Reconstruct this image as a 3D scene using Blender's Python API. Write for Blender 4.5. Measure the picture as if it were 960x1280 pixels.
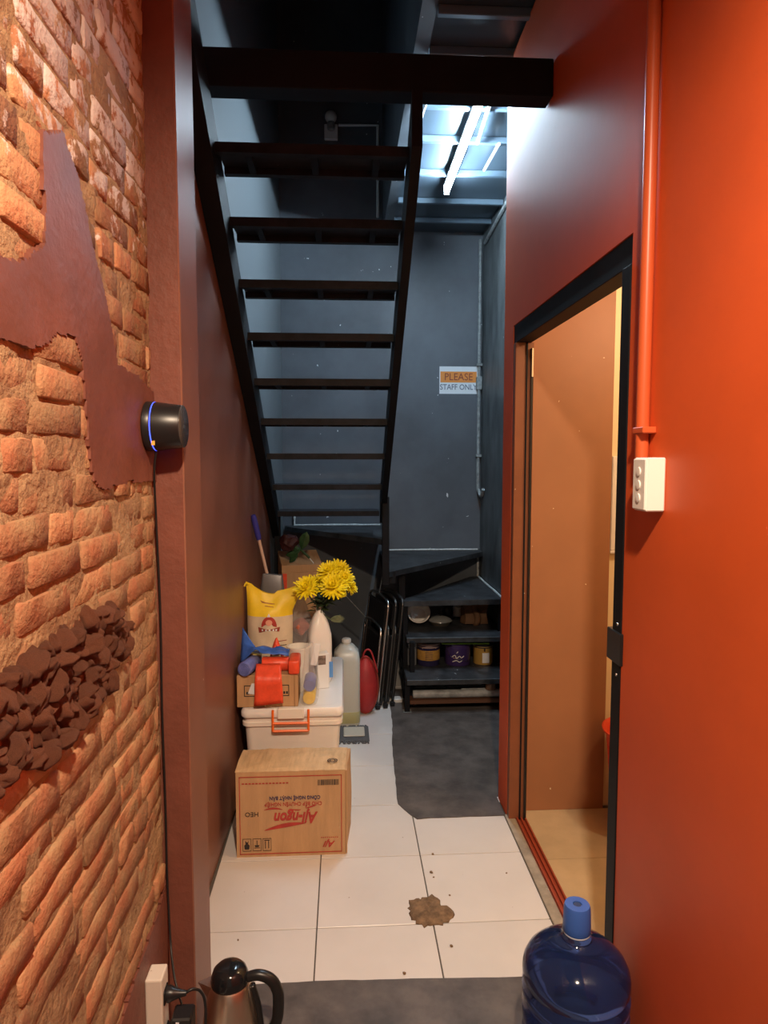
import bpy, bmesh, math, random
from mathutils import Vector, Matrix, noise
from mathutils.geometry import tessellate_polygon
random.seed(7)
S = bpy.context.scene
COL = S.collection
for o in list(bpy.data.objects):
    bpy.data.objects.remove(o, do_unlink=True)

# ------------------------------------------------------------------ camera
cd = bpy.data.cameras.new('camera'); cam = bpy.data.objects.new('camera', cd); COL.objects.link(cam)
cam.location = (0, 0, 1.6)
cam.rotation_euler = (math.radians(90-4.507), 0, math.radians(-3.356))
cd.sensor_fit = 'VERTICAL'; cd.sensor_height = 36; cd.lens = 23.906; cd.clip_start = .02
S.camera = cam
S.view_settings.view_transform = 'Standard'; S.view_settings.look = 'None'
S.view_settings.gamma = 1; S.view_settings.use_curve_mapping = False
S.view_settings.exposure = 0.38
# ------------------------------------------------------------------ world and lamps
w = bpy.data.worlds.new('world'); S.world = w; w.use_nodes = True
w.node_tree.nodes['Background'].inputs[0].default_value = (1.0, .80, .66, 1)
w.node_tree.nodes['Background'].inputs[1].default_value = .16

def lamp(name, typ, loc, power, col, size=.1):
    l = bpy.data.lights.new(name, typ); l.energy = power; l.color = col
    if typ == 'POINT': l.shadow_soft_size = size
    elif typ == 'SPOT': l.shadow_soft_size = size; l.spot_size = math.radians(152); l.spot_blend = .72
    else: l.shape = 'DISK'; l.size = size
    o = bpy.data.objects.new(name, l); COL.objects.link(o); o.location = loc
    return o
lamp('hall_downlight_offscreen', 'SPOT', (.19, .06, 2.78), 228, (1, .76, .54), .05).rotation_euler = (math.radians(11), 0, 0)
lamp('side_room_lamp_offscreen', 'POINT', (1.50, 2.05, 2.35), 23, (1, .76, .48), .035)

# ------------------------------------------------------------------ material helper
MATS = {}
def M(name, col, rough=.5, metal=0, spec=.5, var=0, vscale=6, col2=None, bump=0, bscale=40, specks=None,
      trans=0, ior=1.45, emis=None, estr=0, rnd=0, alpha=1, coat=0, stretch=None, sss=0):
    m = bpy.data.materials.new(name); m.use_nodes = True
    nt = m.node_tree; N = nt.nodes; L = nt.links; b = N['Principled BSDF']
    I = b.inputs
    I['Base Color'].default_value = (*col, 1); I['Roughness'].default_value = rough; I['Metallic'].default_value = metal
    I['Specular IOR Level'].default_value = spec; I['Transmission Weight'].default_value = trans; I['IOR'].default_value = ior
    I['Alpha'].default_value = alpha; I['Coat Weight'].default_value = coat
    if sss: I['Subsurface Weight'].default_value = sss; I['Subsurface Radius'].default_value = (.03, .02, .015)
    if emis: I['Emission Color'].default_value = (*emis, 1); I['Emission Strength'].default_value = estr
    tc = N.new('ShaderNodeTexCoord'); oi = N.new('ShaderNodeObjectInfo')
    vec = tc.outputs['Object']
    if stretch:
        mp = N.new('ShaderNodeMapping'); mp.inputs['Scale'].default_value = stretch; L.new(vec, mp.inputs['Vector']); vec = mp.outputs['Vector']
    wm = N.new('ShaderNodeMath'); wm.operation = 'MULTIPLY'; wm.inputs[1].default_value = 37; L.new(oi.outputs['Random'], wm.inputs[0])
    def nz(scale, det=5, rgh=.6):
        n = N.new('ShaderNodeTexNoise'); n.noise_dimensions = '4D'; n.inputs['Scale'].default_value = scale
        n.inputs['Detail'].default_value = det; n.inputs['Roughness'].default_value = rgh
        L.new(vec, n.inputs['Vector']); L.new(wm.outputs[0], n.inputs['W']); return n.outputs['Fac']
    out = None
    if var or col2:
        c2 = col2 or tuple(max(0, c*(1-var)) for c in col); c1 = col if col2 else tuple(min(1, c*(1+var)) for c in col)
        r = N.new('ShaderNodeValToRGB'); r.color_ramp.elements[0].position = .36; r.color_ramp.elements[1].position = .64
        r.color_ramp.elements[0].color = (*c2, 1); r.color_ramp.elements[1].color = (*c1, 1)
        L.new(nz(vscale), r.inputs[0]); out = r.outputs[0]
    if rnd:
        hs = N.new('ShaderNodeHueSaturation'); hs.inputs['Color'].default_value = (*col, 1)
        if out: L.new(out, hs.inputs['Color'])
        mr = N.new('ShaderNodeMapRange'); mr.inputs[3].default_value = 1-rnd; mr.inputs[4].default_value = 1+rnd
        L.new(oi.outputs['Random'], mr.inputs[0]); L.new(mr.outputs[0], hs.inputs['Value']); out = hs.outputs[0]
    if specks:
        sc, th, sc_col = specks
        mx = N.new('ShaderNodeMix'); mx.data_type = 'RGBA'
        n2 = N.new('ShaderNodeTexNoise'); n2.inputs['Scale'].default_value = sc; n2.inputs['Detail'].default_value = 2; L.new(vec, n2.inputs['Vector'])
        rr = N.new('ShaderNodeMapRange'); rr.inputs[1].default_value = th; rr.inputs[2].default_value = th+.012; L.new(n2.outputs['Fac'], rr.inputs[0])
        L.new(rr.outputs[0], mx.inputs[0]); mx.inputs[6].default_value = (*col, 1); mx.inputs[7].default_value = (*sc_col, 1)
        if out: L.new(out, mx.inputs[6])
        out = mx.outputs[2]
    if out: L.new(out, I['Base Color'])
    if bump:
        bp = N.new('ShaderNodeBump'); bp.inputs['Strength'].default_value = bump; bp.inputs['Distance'].default_value = .01
        L.new(nz(bscale, 6), bp.inputs['Height']); L.new(bp.outputs[0], I['Normal'])
    MATS[name] = m
    return m

# ------------------------------------------------------------------ geometry helpers
def tag(o, label=None, cat=None, group=None, kind=None):
    if label: o['label'] = label
    if cat: o['category'] = cat
    if group: o['group'] = group
    if kind: o['kind'] = kind
    return o
def mk(name, bm, mat, parent=None, loc=(0, 0, 0), rot=(0, 0, 0), smooth=False):
    bmesh.ops.recalc_face_normals(bm, faces=bm.faces)
    me = bpy.data.meshes.new(name); bm.to_mesh(me); bm.free()
    if smooth is True:
        for p in me.polygons: p.use_smooth = True
    elif smooth:
        for p in me.polygons: p.use_smooth = True
        try: me.set_sharp_from_angle(angle=math.radians(smooth))
        except Exception: pass
    if mat: me.materials.append(mat)
    o = bpy.data.objects.new(name, me); COL.objects.link(o); o.location = loc; o.rotation_euler = rot
    if parent: o.parent = parent
    return o
def empty(name, loc, rz=0, label=None, cat=None, group=None):
    o = bpy.data.objects.new(name, None); COL.objects.link(o); o.location = loc; o.rotation_euler = (0, 0, rz); o.empty_display_size = .05
    return tag(o, label, cat, group)
def inst(src, parent=None, loc=None, rot=None, scale=None):
    c = src.copy(); COL.objects.link(c); c.parent = parent
    if loc is not None: c.location = loc
    if rot is not None: c.rotation_euler = rot
    if scale is not None: c.scale = scale
    return c
def box(bm, x0, x1, y0, y1, z0, z1, bev=0, seg=1):
    vs = [bm.verts.new((x, y, z)) for z in (z0, z1) for y in (y0, y1) for x in (x0, x1)]
    fs = [(0, 2, 3, 1), (4, 5, 7, 6), (0, 1, 5, 4), (2, 6, 7, 3), (0, 4, 6, 2), (1, 3, 7, 5)]
    faces = [bm.faces.new([vs[i] for i in f]) for f in fs]
    if bev:
        es = list({e for f in faces for e in f.edges})
        bmesh.ops.bevel(bm, geom=es, offset=bev, segments=seg, profile=.5, affect='EDGES')
    return vs
def B(*a, **k):
    bm = bmesh.new(); box(bm, *a, **k); return bm
def prism(bm, pts, axis, a0, a1):
    # pts 2D polygon; axis: 'x' -> (y,z) ; 'y' -> (x,z) ; 'z' -> (x,y)
    def P(p, a):
        return {'x': (a, p[0], p[1]), 'y': (p[0], a, p[1]), 'z': (p[0], p[1], a)}[axis]
    A = [bm.verts.new(P(p, a0)) for p in pts]; Bv = [bm.verts.new(P(p, a1)) for p in pts]
    n = len(pts)
    if n > 4:
        for t in tessellate_polygon([[Vector((p[0], p[1], 0)) for p in pts]]):
            bm.faces.new([A[i] for i in t]); bm.faces.new([Bv[i] for i in t][::-1])
    else:
        bm.faces.new(A); bm.faces.new(Bv[::-1])
    for i in range(n): bm.faces.new((A[i], Bv[i], Bv[(i+1) % n], A[(i+1) % n]))
def lathe(bm, prof, seg=32, cx=0, cy=0):
    rings = []
    for r, z in prof:
        if r < 1e-5: rings.append([bm.verts.new((cx, cy, z))])
        else: rings.append([bm.verts.new((cx+r*math.cos(2*math.pi*i/seg), cy+r*math.sin(2*math.pi*i/seg), z)) for i in range(seg)])
    for a, b in zip(rings, rings[1:]):
        for i in range(seg):
            j = (i+1) % seg
            if len(a) == 1 and len(b) == 1: continue
            if len(a) == 1: bm.faces.new((a[0], b[i], b[j]))
            elif len(b) == 1: bm.faces.new((a[i], a[j], b[0]))
            else: bm.faces.new((a[i], a[j], b[j], b[i]))
    if len(rings[0]) > 1: bm.faces.new(rings[0][::-1])
    if len(rings[-1]) > 1: bm.faces.new(rings[-1])
def tube(bm, pts, r, seg=8, radii=None, closed=False):
    pts = [Vector(p) for p in pts]; n = len(pts); rings = []
    t0 = (pts[1]-pts[0]).normalized(); up = Vector((0, 0, 1)) if abs(t0.z) < .9 else Vector((1, 0, 0))
    u = t0.cross(up).normalized()
    for i, p in enumerate(pts):
        if closed: t = pts[(i+1) % n]-pts[i-1]
        else: t = pts[min(i+1, n-1)]-pts[max(i-1, 0)]
        t.normalize(); u = (u-t*u.dot(t)).normalized(); v = t.cross(u)
        rr = radii[i] if radii else r
        rings.append([bm.verts.new(p+u*rr*math.cos(2*math.pi*k/seg)+v*rr*math.sin(2*math.pi*k/seg)) for k in range(seg)])
    pairs = list(zip(rings, rings[1:])) + ([(rings[-1], rings[0])] if closed else [])
    for a, b in pairs:
        for k in range(seg): bm.faces.new((a[k], a[(k+1) % seg], b[(k+1) % seg], b[k]))
    if not closed: bm.faces.new(rings[0][::-1]); bm.faces.new(rings[-1])
def T(pts, r, seg=8, **k):
    bm = bmesh.new(); tube(bm, pts, r, seg, **k); return bm
def LA(prof, seg=32):
    bm = bmesh.new(); lathe(bm, prof, seg); return bm
def smooth_path(pts, n=6):
    pts = [Vector(p) for p in pts]; out = []
    P = [pts[0]]+pts+[pts[-1]]
    for i in range(1, len(P)-2):
        a, b, c, d = P[i-1:i+3]
        for k in range(n):
            t = k/n
            out.append(.5*((2*b)+(-a+c)*t+(2*a-5*b+4*c-d)*t*t+(-a+3*b-3*c+d)*t**3))
    out.append(pts[-1]); return out
def grid_sheet(nu, nv, fn, thick=0):
    bm = bmesh.new(); V = [[bm.verts.new(fn(i/nu, j/nv)) for j in range(nv+1)] for i in range(nu+1)]
    for i in range(nu):
        for j in range(nv): bm.faces.new((V[i][j], V[i+1][j], V[i+1][j+1], V[i][j+1]))
    if thick:
        bmesh.ops.recalc_face_normals(bm, faces=bm.faces)
        bmesh.ops.solidify(bm, geom=list(bm.faces), thickness=thick)
    return bm
def jit(bm, amt, sc, seed=0):
    for v in bm.verts:
        v.co += Vector(noise.noise_vector(v.co*sc+Vector((seed, seed*2.3, 0))))*amt
FACE_NY = Matrix(((1, 0, 0), (0, 0, -1), (0, 1, 0)))        # text facing -Y, upright
FACE_NY_UD = Matrix(((-1, 0, 0), (0, 0, -1), (0, -1, 0)))   # facing -Y, turned upside down
def text(name, body, size, mat, parent, loc, mtx=FACE_NY, shear=0, bold=0, align='CENTER', sx=1, ext=.0004):
    cu = bpy.data.curves.new(name, 'FONT'); cu.body = body; cu.size = size; cu.align_x = align; cu.align_y = 'CENTER'
    cu.shear = shear; cu.offset = bold; cu.extrude = ext; cu.resolution_u = 3
    t = bpy.data.objects.new('tmp_text', cu); COL.objects.link(t)
    dg = bpy.context.evaluated_depsgraph_get(); dg.update()
    me = bpy.data.meshes.new_from_object(t.evaluated_get(dg)); bpy.data.objects.remove(t, do_unlink=True); bpy.data.curves.remove(cu)
    for v in me.vertices: v.co = mtx @ Vector((v.co.x*sx, v.co.y, v.co.z))
    me.materials.clear(); me.materials.append(mat); me.name = name
    o = bpy.data.objects.new(name, me); COL.objects.link(o); o.parent = parent; o.location = loc
    return o
def lerp(a, b, t): return a+(b-a)*t

# ------------------------------------------------------------------ materials
tile_m = M('white_tile', (.64, .61, .585), .28, var=.04, vscale=3, specks=(55, .765, (.25, .19, .14)), rnd=.03)
grout_m = M('grout', (.10, .085, .07), .9)
mat_m = M('dark_vinyl', (.095, .080, .072), .5, var=.35, vscale=9, bump=.1, bscale=60)
brick_m = M('brick', (.37, .145, .070), .9, col2=(.36, .225, .115), vscale=13, rnd=.30, bump=.8, bscale=60)
mortar_m = M('mortar', (.40, .265, .14), .95, col2=(.25, .14, .07), vscale=16, bump=1.0, bscale=60)
plaster_m = M('maroon_paint', (.17, .058, .038), .5, var=.12, vscale=8, bump=.25, bscale=45)
rubble_m = M('mud_brown', (.23, .080, .038), .8, var=.3, vscale=30, bump=1.0, bscale=55, rnd=.2)
pillar_m = M('brown_paint', (.23, .10, .065), .45, var=.10, vscale=4, specks=(26, .80, (.6, .5, .42)))
lwall_m = M('brown_wall_paint', (.21, .088, .058), .42, var=.10, vscale=4, specks=(30, .795, (.6, .5, .42)), bump=.06, bscale=12)
red_m = M('red_wall_paint', (.60, .092, .020), .5, spec=.4, var=.06, vscale=2.5, bump=.05, bscale=14)
dark_m = M('slate_paint', (.105, .118, .135), .48, var=.18, vscale=2.2, specks=(24, .757, (.75, .78, .8)), bump=.05, bscale=20)
mott_m = M('mottled_slate_paint', (.15, .165, .17), .5, col2=(.06, .068, .072), vscale=9, specks=(30, .79, (.7, .72, .72)), bump=.15, bscale=25, stretch=(1, 1, .35))
jamb_m = M('brown_frame_paint', (.22, .075, .035), .4, var=.1, specks=(40, .79, (.7, .62, .5)))
black_m = M('black_steel', (.006, .0065, .009), .6, spec=.25, var=.2, vscale=8)
tread_m = M('black_tread', (.012, .013, .017), .55, spec=.3, var=.45, vscale=14, specks=(36, .77, (.45, .47, .48)))
worn_m = M('worn_black_step', (.034, .036, .040), .5, var=.55, vscale=13, specks=(34, .74, (.42, .44, .45)))
ceil_m = M('dark_ceiling', (.05, .07, .09), .3)
rib_m = M('blue_steel_rib', (.16, .22, .28), .28, metal=.3)
white_m = M('white_plastic', (.80, .77, .72), .35)
conduit_m = M('white_conduit', (.70, .73, .72), .4)
greyc_m = M('grey_conduit', (.26, .28, .28), .5, var=.3, vscale=40)
tubegl_m = M('tube_light', (.9, .95, 1), .3, emis=(.64, .84, 1.0), estr=270)
blackpl_m = M('black_plastic', (.012, .012, .013), .35)
blackgl_m = M('black_gloss', (.01, .011, .013), .12)
paper_m = M('white_paper', (.80, .82, .85), .6)
orangep_m = M('orange_print', (.85, .30, .06), .6)
inkred_m = M('dark_red_ink', (.30, .05, .03), .6)
inkgrey_m = M('grey_ink', (.16, .18, .23), .6)
ink_m = M('black_ink', (.03, .022, .02), .7)
card_m = M('cardboard', (.50, .30, .15), .8, var=.08, vscale=7, bump=.12, bscale=18, stretch=(5, 1, .6))
cardt_m = M('pale_cardboard', (.58, .39, .21), .75, var=.12, vscale=9, bump=.35, bscale=14, stretch=(4, 1, 1))
redink_m = M('red_ink', (.42, .045, .035), .7, var=.12, vscale=30)
navyink_m = M('navy_ink', (.06, .045, .10), .7)
tub_m = M('frosted_plastic', (.80, .74, .68), .3, sss=.35)
lid_m = M('frosted_lid', (.82, .80, .78), .25, sss=.3)
orange_m = M('orange_plastic', (.85, .16, .02), .35)

# ================================================================== SETTING
# ---- floor with single tiles
floor = tag(mk('floor', B(-.75, 1.12, -1.4, 5.4, -.06, -.005), grout_m), 'floor of square white tiles with dark joints in the passage', kind='structure')
XS = [-.52, -.1, .3, .712]; XS2 = [.712, 1.07]
YL = 2.214; P = .4065
def tile(x0, x1, y0, y1, par, mat, z=0):
    mk('tile', B(x0+.0022, x1-.0022, y0+.0022, y1-.0022, z-.012, z, bev=.0012), mat, par)
for r in range(-4, 8):
    y0 = YL+r*P; y1 = min(y0+P, 5.3)
    if y0 > 5.25: continue
    xs = [-.50, -.1, .3, .712] + ([1.07] if y0 > 3.0 else [])
    if y0 < 1.7: xs[0] = -.47
    for a, b in zip(xs, xs[1:]): tile(a, b, y0, y1, floor, tile_m)

# ---- brick wall on the left
wl = bmesh.new()
WX = -.4818
ny, nz_ = 110, 240
V = []
for i in range(ny+1):
    row = []
    for j in range(nz_+1):
        y = .30+i/ny*1.452; z = j/nz_*3.2
        n = noise.noise((y*14, z*26, 1.3))*.0055+noise.noise((y*45, z*60, 5.1))*.003
        row.append(wl.verts.new((WX+n, y, z)))
    V.append(row)
for i in range(ny):
    for j in range(nz_): wl.faces.new((V[i][j], V[i+1][j], V[i+1][j+1], V[i][j+1]))
# closed back
bb = [wl.verts.new(p) for p in ((-.62, .30, 0), (-.62, 1.752, 0), (-.62, 1.752, 3.2), (-.62, .30, 3.2))]
wl.faces.new(bb)
wall_left = tag(mk('wall_left', wl, mortar_m, smooth=True), 'old exposed brick wall with ochre mortar and maroon paint remains', kind='structure')

PLASTER = [(1.23, 2.152), (1.295, 2.105), (1.345, 2.024), (1.401, 1.95), (1.44, 1.881), (1.481, 1.798), (1.619, 1.789), (1.748, 1.765), (1.748, 1.545), (1.538, 1.549), (1.363, 1.539), (1.323, 1.559), (1.308, 1.619), (1.296, 1.707), (1.284, 1.778), (1.25, 1.815), (1.183, 1.81), (1.157, 1.792), (1.092, 1.769), (1.04, 1.767), (.994, 1.765), (.80, 1.775), (.80, 1.86), (1.004, 1.882), (1.051, 1.884), (1.105, 1.917), (1.141, 1.946), (1.154, 2.0), (1.146, 2.071), (1.15, 2.115)]
HOLE = [(.86, 1.29), (.956, 1.292), (1.068, 1.30), (1.285, 1.306), (1.392, 1.294), (1.503, 1.228), (1.482, 1.18), (1.383, 1.192), (1.354, 1.128), (1.25, 1.142), (1.161, 1.154), (1.175, 1.12), (1.067, 1.133), (.978, 1.155), (.86, 1.16)]
LOWP = [(1.748, .49), (1.70, .462), (1.622, .446), (1.522, .439), (1.461, .43), (1.378, .409), (1.30, .36), (1.24, .22), (1.20, .05), (1.748, .05)]
def inside(p, poly):
    x, y = p; c = False; n = len(poly)
    for i in range(n):
        x1, y1 = poly[i]; x2, y2 = poly[(i+1) % n]
        if (y1 > y) != (y2 > y) and x < (x2-x1)*(y-y1)/(y2-y1)+x1: c = not c
    return c
def ragged(poly, amp, n=5, seed=0):
    out = []
    for i, p in enumerate(poly):
        q = poly[(i+1) % len(poly)]
        d = math.hypot(q[0]-p[0], q[1]-p[1]); k = max(1, int(d/.018))
        for s in range(k):
            t = s/k; x = lerp(p[0], q[0], t); y = lerp(p[1], q[1], t)
            v = noise.noise_vector((x*60+seed, y*60, seed)); out.append((min(x+v.x*amp, 1.749), y+v.y*amp))
    return out
def patch(name, poly, seed, x1, mat, amp=.0035, back=-.4965, st=.006, relief=.0025):
    rp_ = ragged(poly, amp, seed=seed); ys = [p[0] for p in poly]; zs = [p[1] for p in poly]
    bm = bmesh.new(); V = {}
    def vert(i, j):
        if (i, j) not in V:
            y = min(ys)+i*st; z = min(zs)+j*st; q = noise.noise_vector((y*90+seed, z*90, 2))
            V[(i, j)] = bm.verts.new((x1+relief*noise.noise((y*9, z*9, seed)), min(y+q.x*.004, 1.7495), z+q.y*.004))
        return V[(i, j)]
    for i in range(int((max(ys)-min(ys))/st)+1):
        for j in range(int((max(zs)-min(zs))/st)+1):
            if inside((min(ys)+(i+.5)*st, min(zs)+(j+.5)*st), rp_): bm.faces.new((vert(i, j), vert(i+1, j), vert(i+1, j+1), vert(i, j+1)))
    ed = [e for e in bm.edges if len(e.link_faces) == 1]
    ex = bmesh.ops.extrude_edge_only(bm, edges=ed)['geom']
    for v in ex:
        if isinstance(v, bmesh.types.BMVert): v.co.x = back
    return mk(name, bm, mat, wall_left, smooth=40)
patch('plaster_patch', PLASTER, 3, -.4735, plaster_m); patch('plaster_patch', LOWP, 9, -.4735, plaster_m)
patch('rubble_bed', HOLE, 5, -.4785, rubble_m, relief=.006)

def brick_mesh(L, seed):
    bm = B(-.012, .010, -L/2, L/2, -.0265, .0265, bev=.0035)
    bmesh.ops.subdivide_edges(bm, edges=[e for e in bm.edges if e.calc_length() > L*.6], cuts=2)
    for v in bm.verts: v.co += Vector(noise.noise_vector(v.co*45+Vector((seed*7.1, 0, 0))))*.0042
    bmesh.ops.recalc_face_normals(bm, faces=bm.faces)
    me = bpy.data.meshes.new('brick'); bm.to_mesh(me); bm.free(); me.materials.append(brick_m)
    for p in me.polygons: p.use_smooth = True
    try: me.set_sharp_from_angle(angle=math.radians(50))
    except Exception: pass
    return me
LONG = [brick_mesh(.196, s) for s in range(6)]; SHORT = [brick_mesh(.094, s+20) for s in range(4)]
rb = random.Random(11); nbr = 0
H = .0605
for c in range(3, 47):
    z = .03+c*H
    # visible stretch of the course only
    ymin = .97 if .7 < z < 2.35 else (1.16 if .45 < z < 2.6 else 1.30)
    y = ymin-.20+rb.random()*.2+(.05 if c % 2 else 0)
    while y < 1.745:
        L = .206 if rb.random() < .72 else .104
        if y+L > 1.748:
            L = 1.748-y
            if L < .035: break
        yc = y+L/2
        pts = [(yc-L*.42, z), (yc, z), (yc+L*.42, z)]
        hid = sum(inside(p, PLASTER) or inside(p, LOWP) for p in pts) == 3
        hol = sum(inside(p, HOLE) for p in pts) >= 2
        if not hid and not hol:
            src = rb.choice(LONG if L > .13 else SHORT); base = .196 if L > .13 else .094
            o = bpy.data.objects.new('brick', src); COL.objects.link(o); o.parent = wall_left
            o.location = (-.489+rb.uniform(-.004, .0045), yc, z+rb.uniform(-.003, .003))
            o.scale = (1, (L-.010)/base, rb.uniform(.94, 1.06)); o.rotation_euler = (rb.uniform(-.015, .015), 0, rb.uniform(-.02, .02)); nbr += 1
        y += L
# whitewash remains on bricks near the top: in the brick material by place on the wall
nt = brick_m.node_tree; Nn = nt.nodes; Ln = nt.links
geo = Nn.new('ShaderNodeNewGeometry'); sep = Nn.new('ShaderNodeSeparateXYZ'); Ln.new(geo.outputs['Position'], sep.inputs[0])
mr = Nn.new('ShaderNodeMapRange'); mr.inputs[1].default_value = 1.80; mr.inputs[2].default_value = 2.25; mr.inputs[3].default_value = -.30; mr.inputs[4].default_value = .10; Ln.new(sep.outputs['Z'], mr.inputs[0])
nn = Nn.new('ShaderNodeTexNoise'); nn.inputs['Scale'].default_value = 17; nn.inputs['Detail'].default_value = 6; nn.inputs['Roughness'].default_value = .7; Ln.new(geo.outputs['Position'], nn.inputs['Vector'])
ad = Nn.new('ShaderNodeMath'); ad.operation = 'ADD'; Ln.new(nn.outputs['Fac'], ad.inputs[0]); Ln.new(mr.outputs[0], ad.inputs[1])
st = Nn.new('ShaderNodeMapRange'); st.inputs[1].default_value = .52; st.inputs[2].default_value = .58; Ln.new(ad.outputs[0], st.inputs[0])
mx = Nn.new('ShaderNodeMix'); mx.data_type = 'RGBA'; mx.inputs[7].default_value = (.60, .52, .48, 1)
bs = Nn['Principled BSDF']; old = bs.inputs['Base Color'].links[0].from_socket
Ln.new(old, mx.inputs[6]); Ln.new(st.outputs[0], mx.inputs[0]); Ln.new(mx.outputs[2], bs.inputs['Base Color'])

# rubble in the hole
RUB = []
for s in range(6):
    bm = bmesh.new(); bmesh.ops.create_icosphere(bm, subdivisions=3, radius=1)
    for v in bm.verts:
        q = Vector(noise.noise_vector(v.co*1.3+Vector((s*9., 0, 0)))); v.co *= 1+.36*q.x; v.co += q*.25; v.co += Vector(noise.noise_vector(v.co*3.1+Vector((0, s*5., 1))))*.16
    me = bpy.data.meshes.new('rubble_lump'); bm.to_mesh(me); bm.free(); me.materials.append(rubble_m); RUB.append(me)
    for p_ in me.polygons: p_.use_smooth = True
rr = random.Random(5); k = 0; placed = []
while k < 2500 and len(placed) < 110:
    k += 1
    p = (rr.uniform(.86, 1.50), rr.uniform(1.12, 1.306))
    if not inside(p, HOLE): continue
    r = rr.uniform(.017, .033)
    if any(math.hypot(p[0]-q[0], p[1]-q[1]) < (r+q[2])*.50 for q in placed): continue
    placed.append((p[0], p[1], r))
    o = bpy.data.objects.new('rubble_lump', rr.choice(RUB)); COL.objects.link(o); o.parent = wall_left
    o.location = (-.482+rr.uniform(-.005, .004), p[0], p[1]); o.scale = (r*.6, r*1.2, r*.9); o.rotation_euler = [rr.uniform(0, 6) for _ in range(3)]

# ---- pillar between brick wall and stair wall
pm = B(-.62, -.405, 1.752, 1.955, 0, 3.3, bev=.003)
pillar = tag(mk('wall_pillar', pm, pillar_m), 'brown painted pillar between the brick wall and the stairs', kind='structure')
# the maroon paint of the brick wall's patches runs on over the pillar's face
pillar.data.materials.append(plaster_m)
for p_ in pillar.data.polygons:
    if p_.normal.y < -.9: p_.material_index = 1
# ---- left wall under and beside the stairs
def wlx(y): return -.515+(y-2)*.012
bm = bmesh.new()
prism(bm, [(wlx(1.955), 1.955), (wlx(5.32), 5.32), (-.68, 5.32), (-.68, 1.955)], 'z', 0, 5.7)
wall_ls = tag(mk('wall_left_stair', bm, lwall_m), 'brown painted wall below the stairs, slate grey above them', kind='structure')
# paint line: slate paint above the stair slope and at the far end
nt = lwall_m.node_tree; Nn = nt.nodes; Ln = nt.links
geo = Nn.new('ShaderNodeNewGeometry'); sep = Nn.new('ShaderNodeSeparateXYZ'); Ln.new(geo.outputs['Position'], sep.inputs[0])
ml = Nn.new('ShaderNodeMath'); ml.operation = 'MULTIPLY_ADD'; ml.inputs[1].default_value = .705; Ln.new(sep.outputs['Y'], ml.inputs[0]); Ln.new(sep.outputs['Z'], ml.inputs[2])
gt = Nn.new('ShaderNodeMath'); gt.operation = 'GREATER_THAN'; gt.inputs[1].default_value = 4.46; Ln.new(ml.outputs[0], gt.inputs[0])
gy = Nn.new('ShaderNodeMath'); gy.operation = 'GREATER_THAN'; gy.inputs[1].default_value = 4.45; Ln.new(sep.outputs['Y'], gy.inputs[0])
orr = Nn.new('ShaderNodeMath'); orr.operation = 'MAXIMUM'; Ln.new(gt.outputs[0], orr.inputs[0]); Ln.new(gy.outputs[0], orr.inputs[1])
mx = Nn.new('ShaderNodeMix'); mx.data_type = 'RGBA'; mx.inputs[7].default_value = (.14, .158, .17, 1)
bs = Nn['Principled BSDF']; old = bs.inputs['Base Color'].links[0].from_socket
Ln.new(old, mx.inputs[6]); Ln.new(orr.outputs[0], mx.inputs[0]); Ln.new(mx.outputs[2], bs.inputs['Base Color'])

# ---- back wall, right rear wall
wall_back = tag(mk('wall_back', B(-.68, 1.22, 5.30, 5.42, 0, 5.7), dark_m), 'slate grey back wall flecked with white paint chips', kind='structure')
bm = bmesh.new(); box(bm, 1.07, 1.20, 3.06, 5.30, 0, 3.45)
wall_rr = tag(mk('wall_right_rear', bm, mott_m), 'mottled slate wall beside the corner of the stairs', kind='structure')

# ---- red wall with door opening
bm = bmesh.new()
box(bm, .72, .80, -1.4, 1.70, 0, 3.3)
box(bm, .72, .80, 2.90, 3.06, 0, 3.3)
box(bm, .72, .80, 1.70, 2.90, 2.16, 3.3)
wall_right = tag(mk('wall_right', bm, red_m), 'red painted wall with a doorway in the passage', kind='structure')
mk('wall_end', B(.80, 1.20, 3.0, 3.06, 0, 3.3), dark_m, wall_right)

# ---- door frame
door = tag(empty('door_1', (.76, 2.3, 0)), 'open doorway with dark metal frame and red floor track', kind='structure')
def dpart(name, x0, x1, y0, y1, z0, z1, mat, bev=.002):
    return mk(name, B(x0-.76, x1-.76, y0-2.3, y1-2.3, z0, z1, bev=bev), mat, door)
dpart('header', .724, .79, 1.70, 2.90, 2.085, 2.16, black_m)
dpart('near_jamb', .717, .79, 1.70, 1.756, 0, 2.085, black_m)
fj = dpart('far_jamb', .721, .80, 2.86, 2.90, 0, 2.085, jamb_m)
dpart('seal_strip', .766, .772, 2.853, 2.862, .0, 2.085, black_m, .0005)
dpart('edge_strip', .785, .795, 2.848, 2.862, .0, 2.06, blackpl_m, .001)
latch = M('chrome', (.7, .68, .64), .25, metal=1)
dpart('latch', .786, .794, 2.842, 2.85, 1.94, 2.06, latch, .001)
dpart('strike_plate', .712, .735, 1.69, 1.78, 1.06, 1.145, blackpl_m, .002)
for zz in (1.03, 1.165):
    b_ = bmesh.new(); lathe(b_, [(.0, 0), (.005, 0), (.004, .002), (0, .0025)], 10)
    o = mk('screw', b_, latch, door, (.7165-.76, 1.72-2.3, zz), (0, -math.pi/2, 0))
sill_m = M('concrete_sill', (.30, .25, .19), .8, var=.25, vscale=12, bump=.3)
track_m = M('red_track', (.30, .05, .022), .45)
dpart('sill', .712, .752, 1.756, 2.90, -.04, .008, sill_m)
dpart('sill_gap', .706, .713, 1.60, 2.90, -.04, -.002, grout_m, 0)
dpart('track_base', .752, .80, 1.756, 2.86, -.04, .006, track_m, .001)
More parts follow.
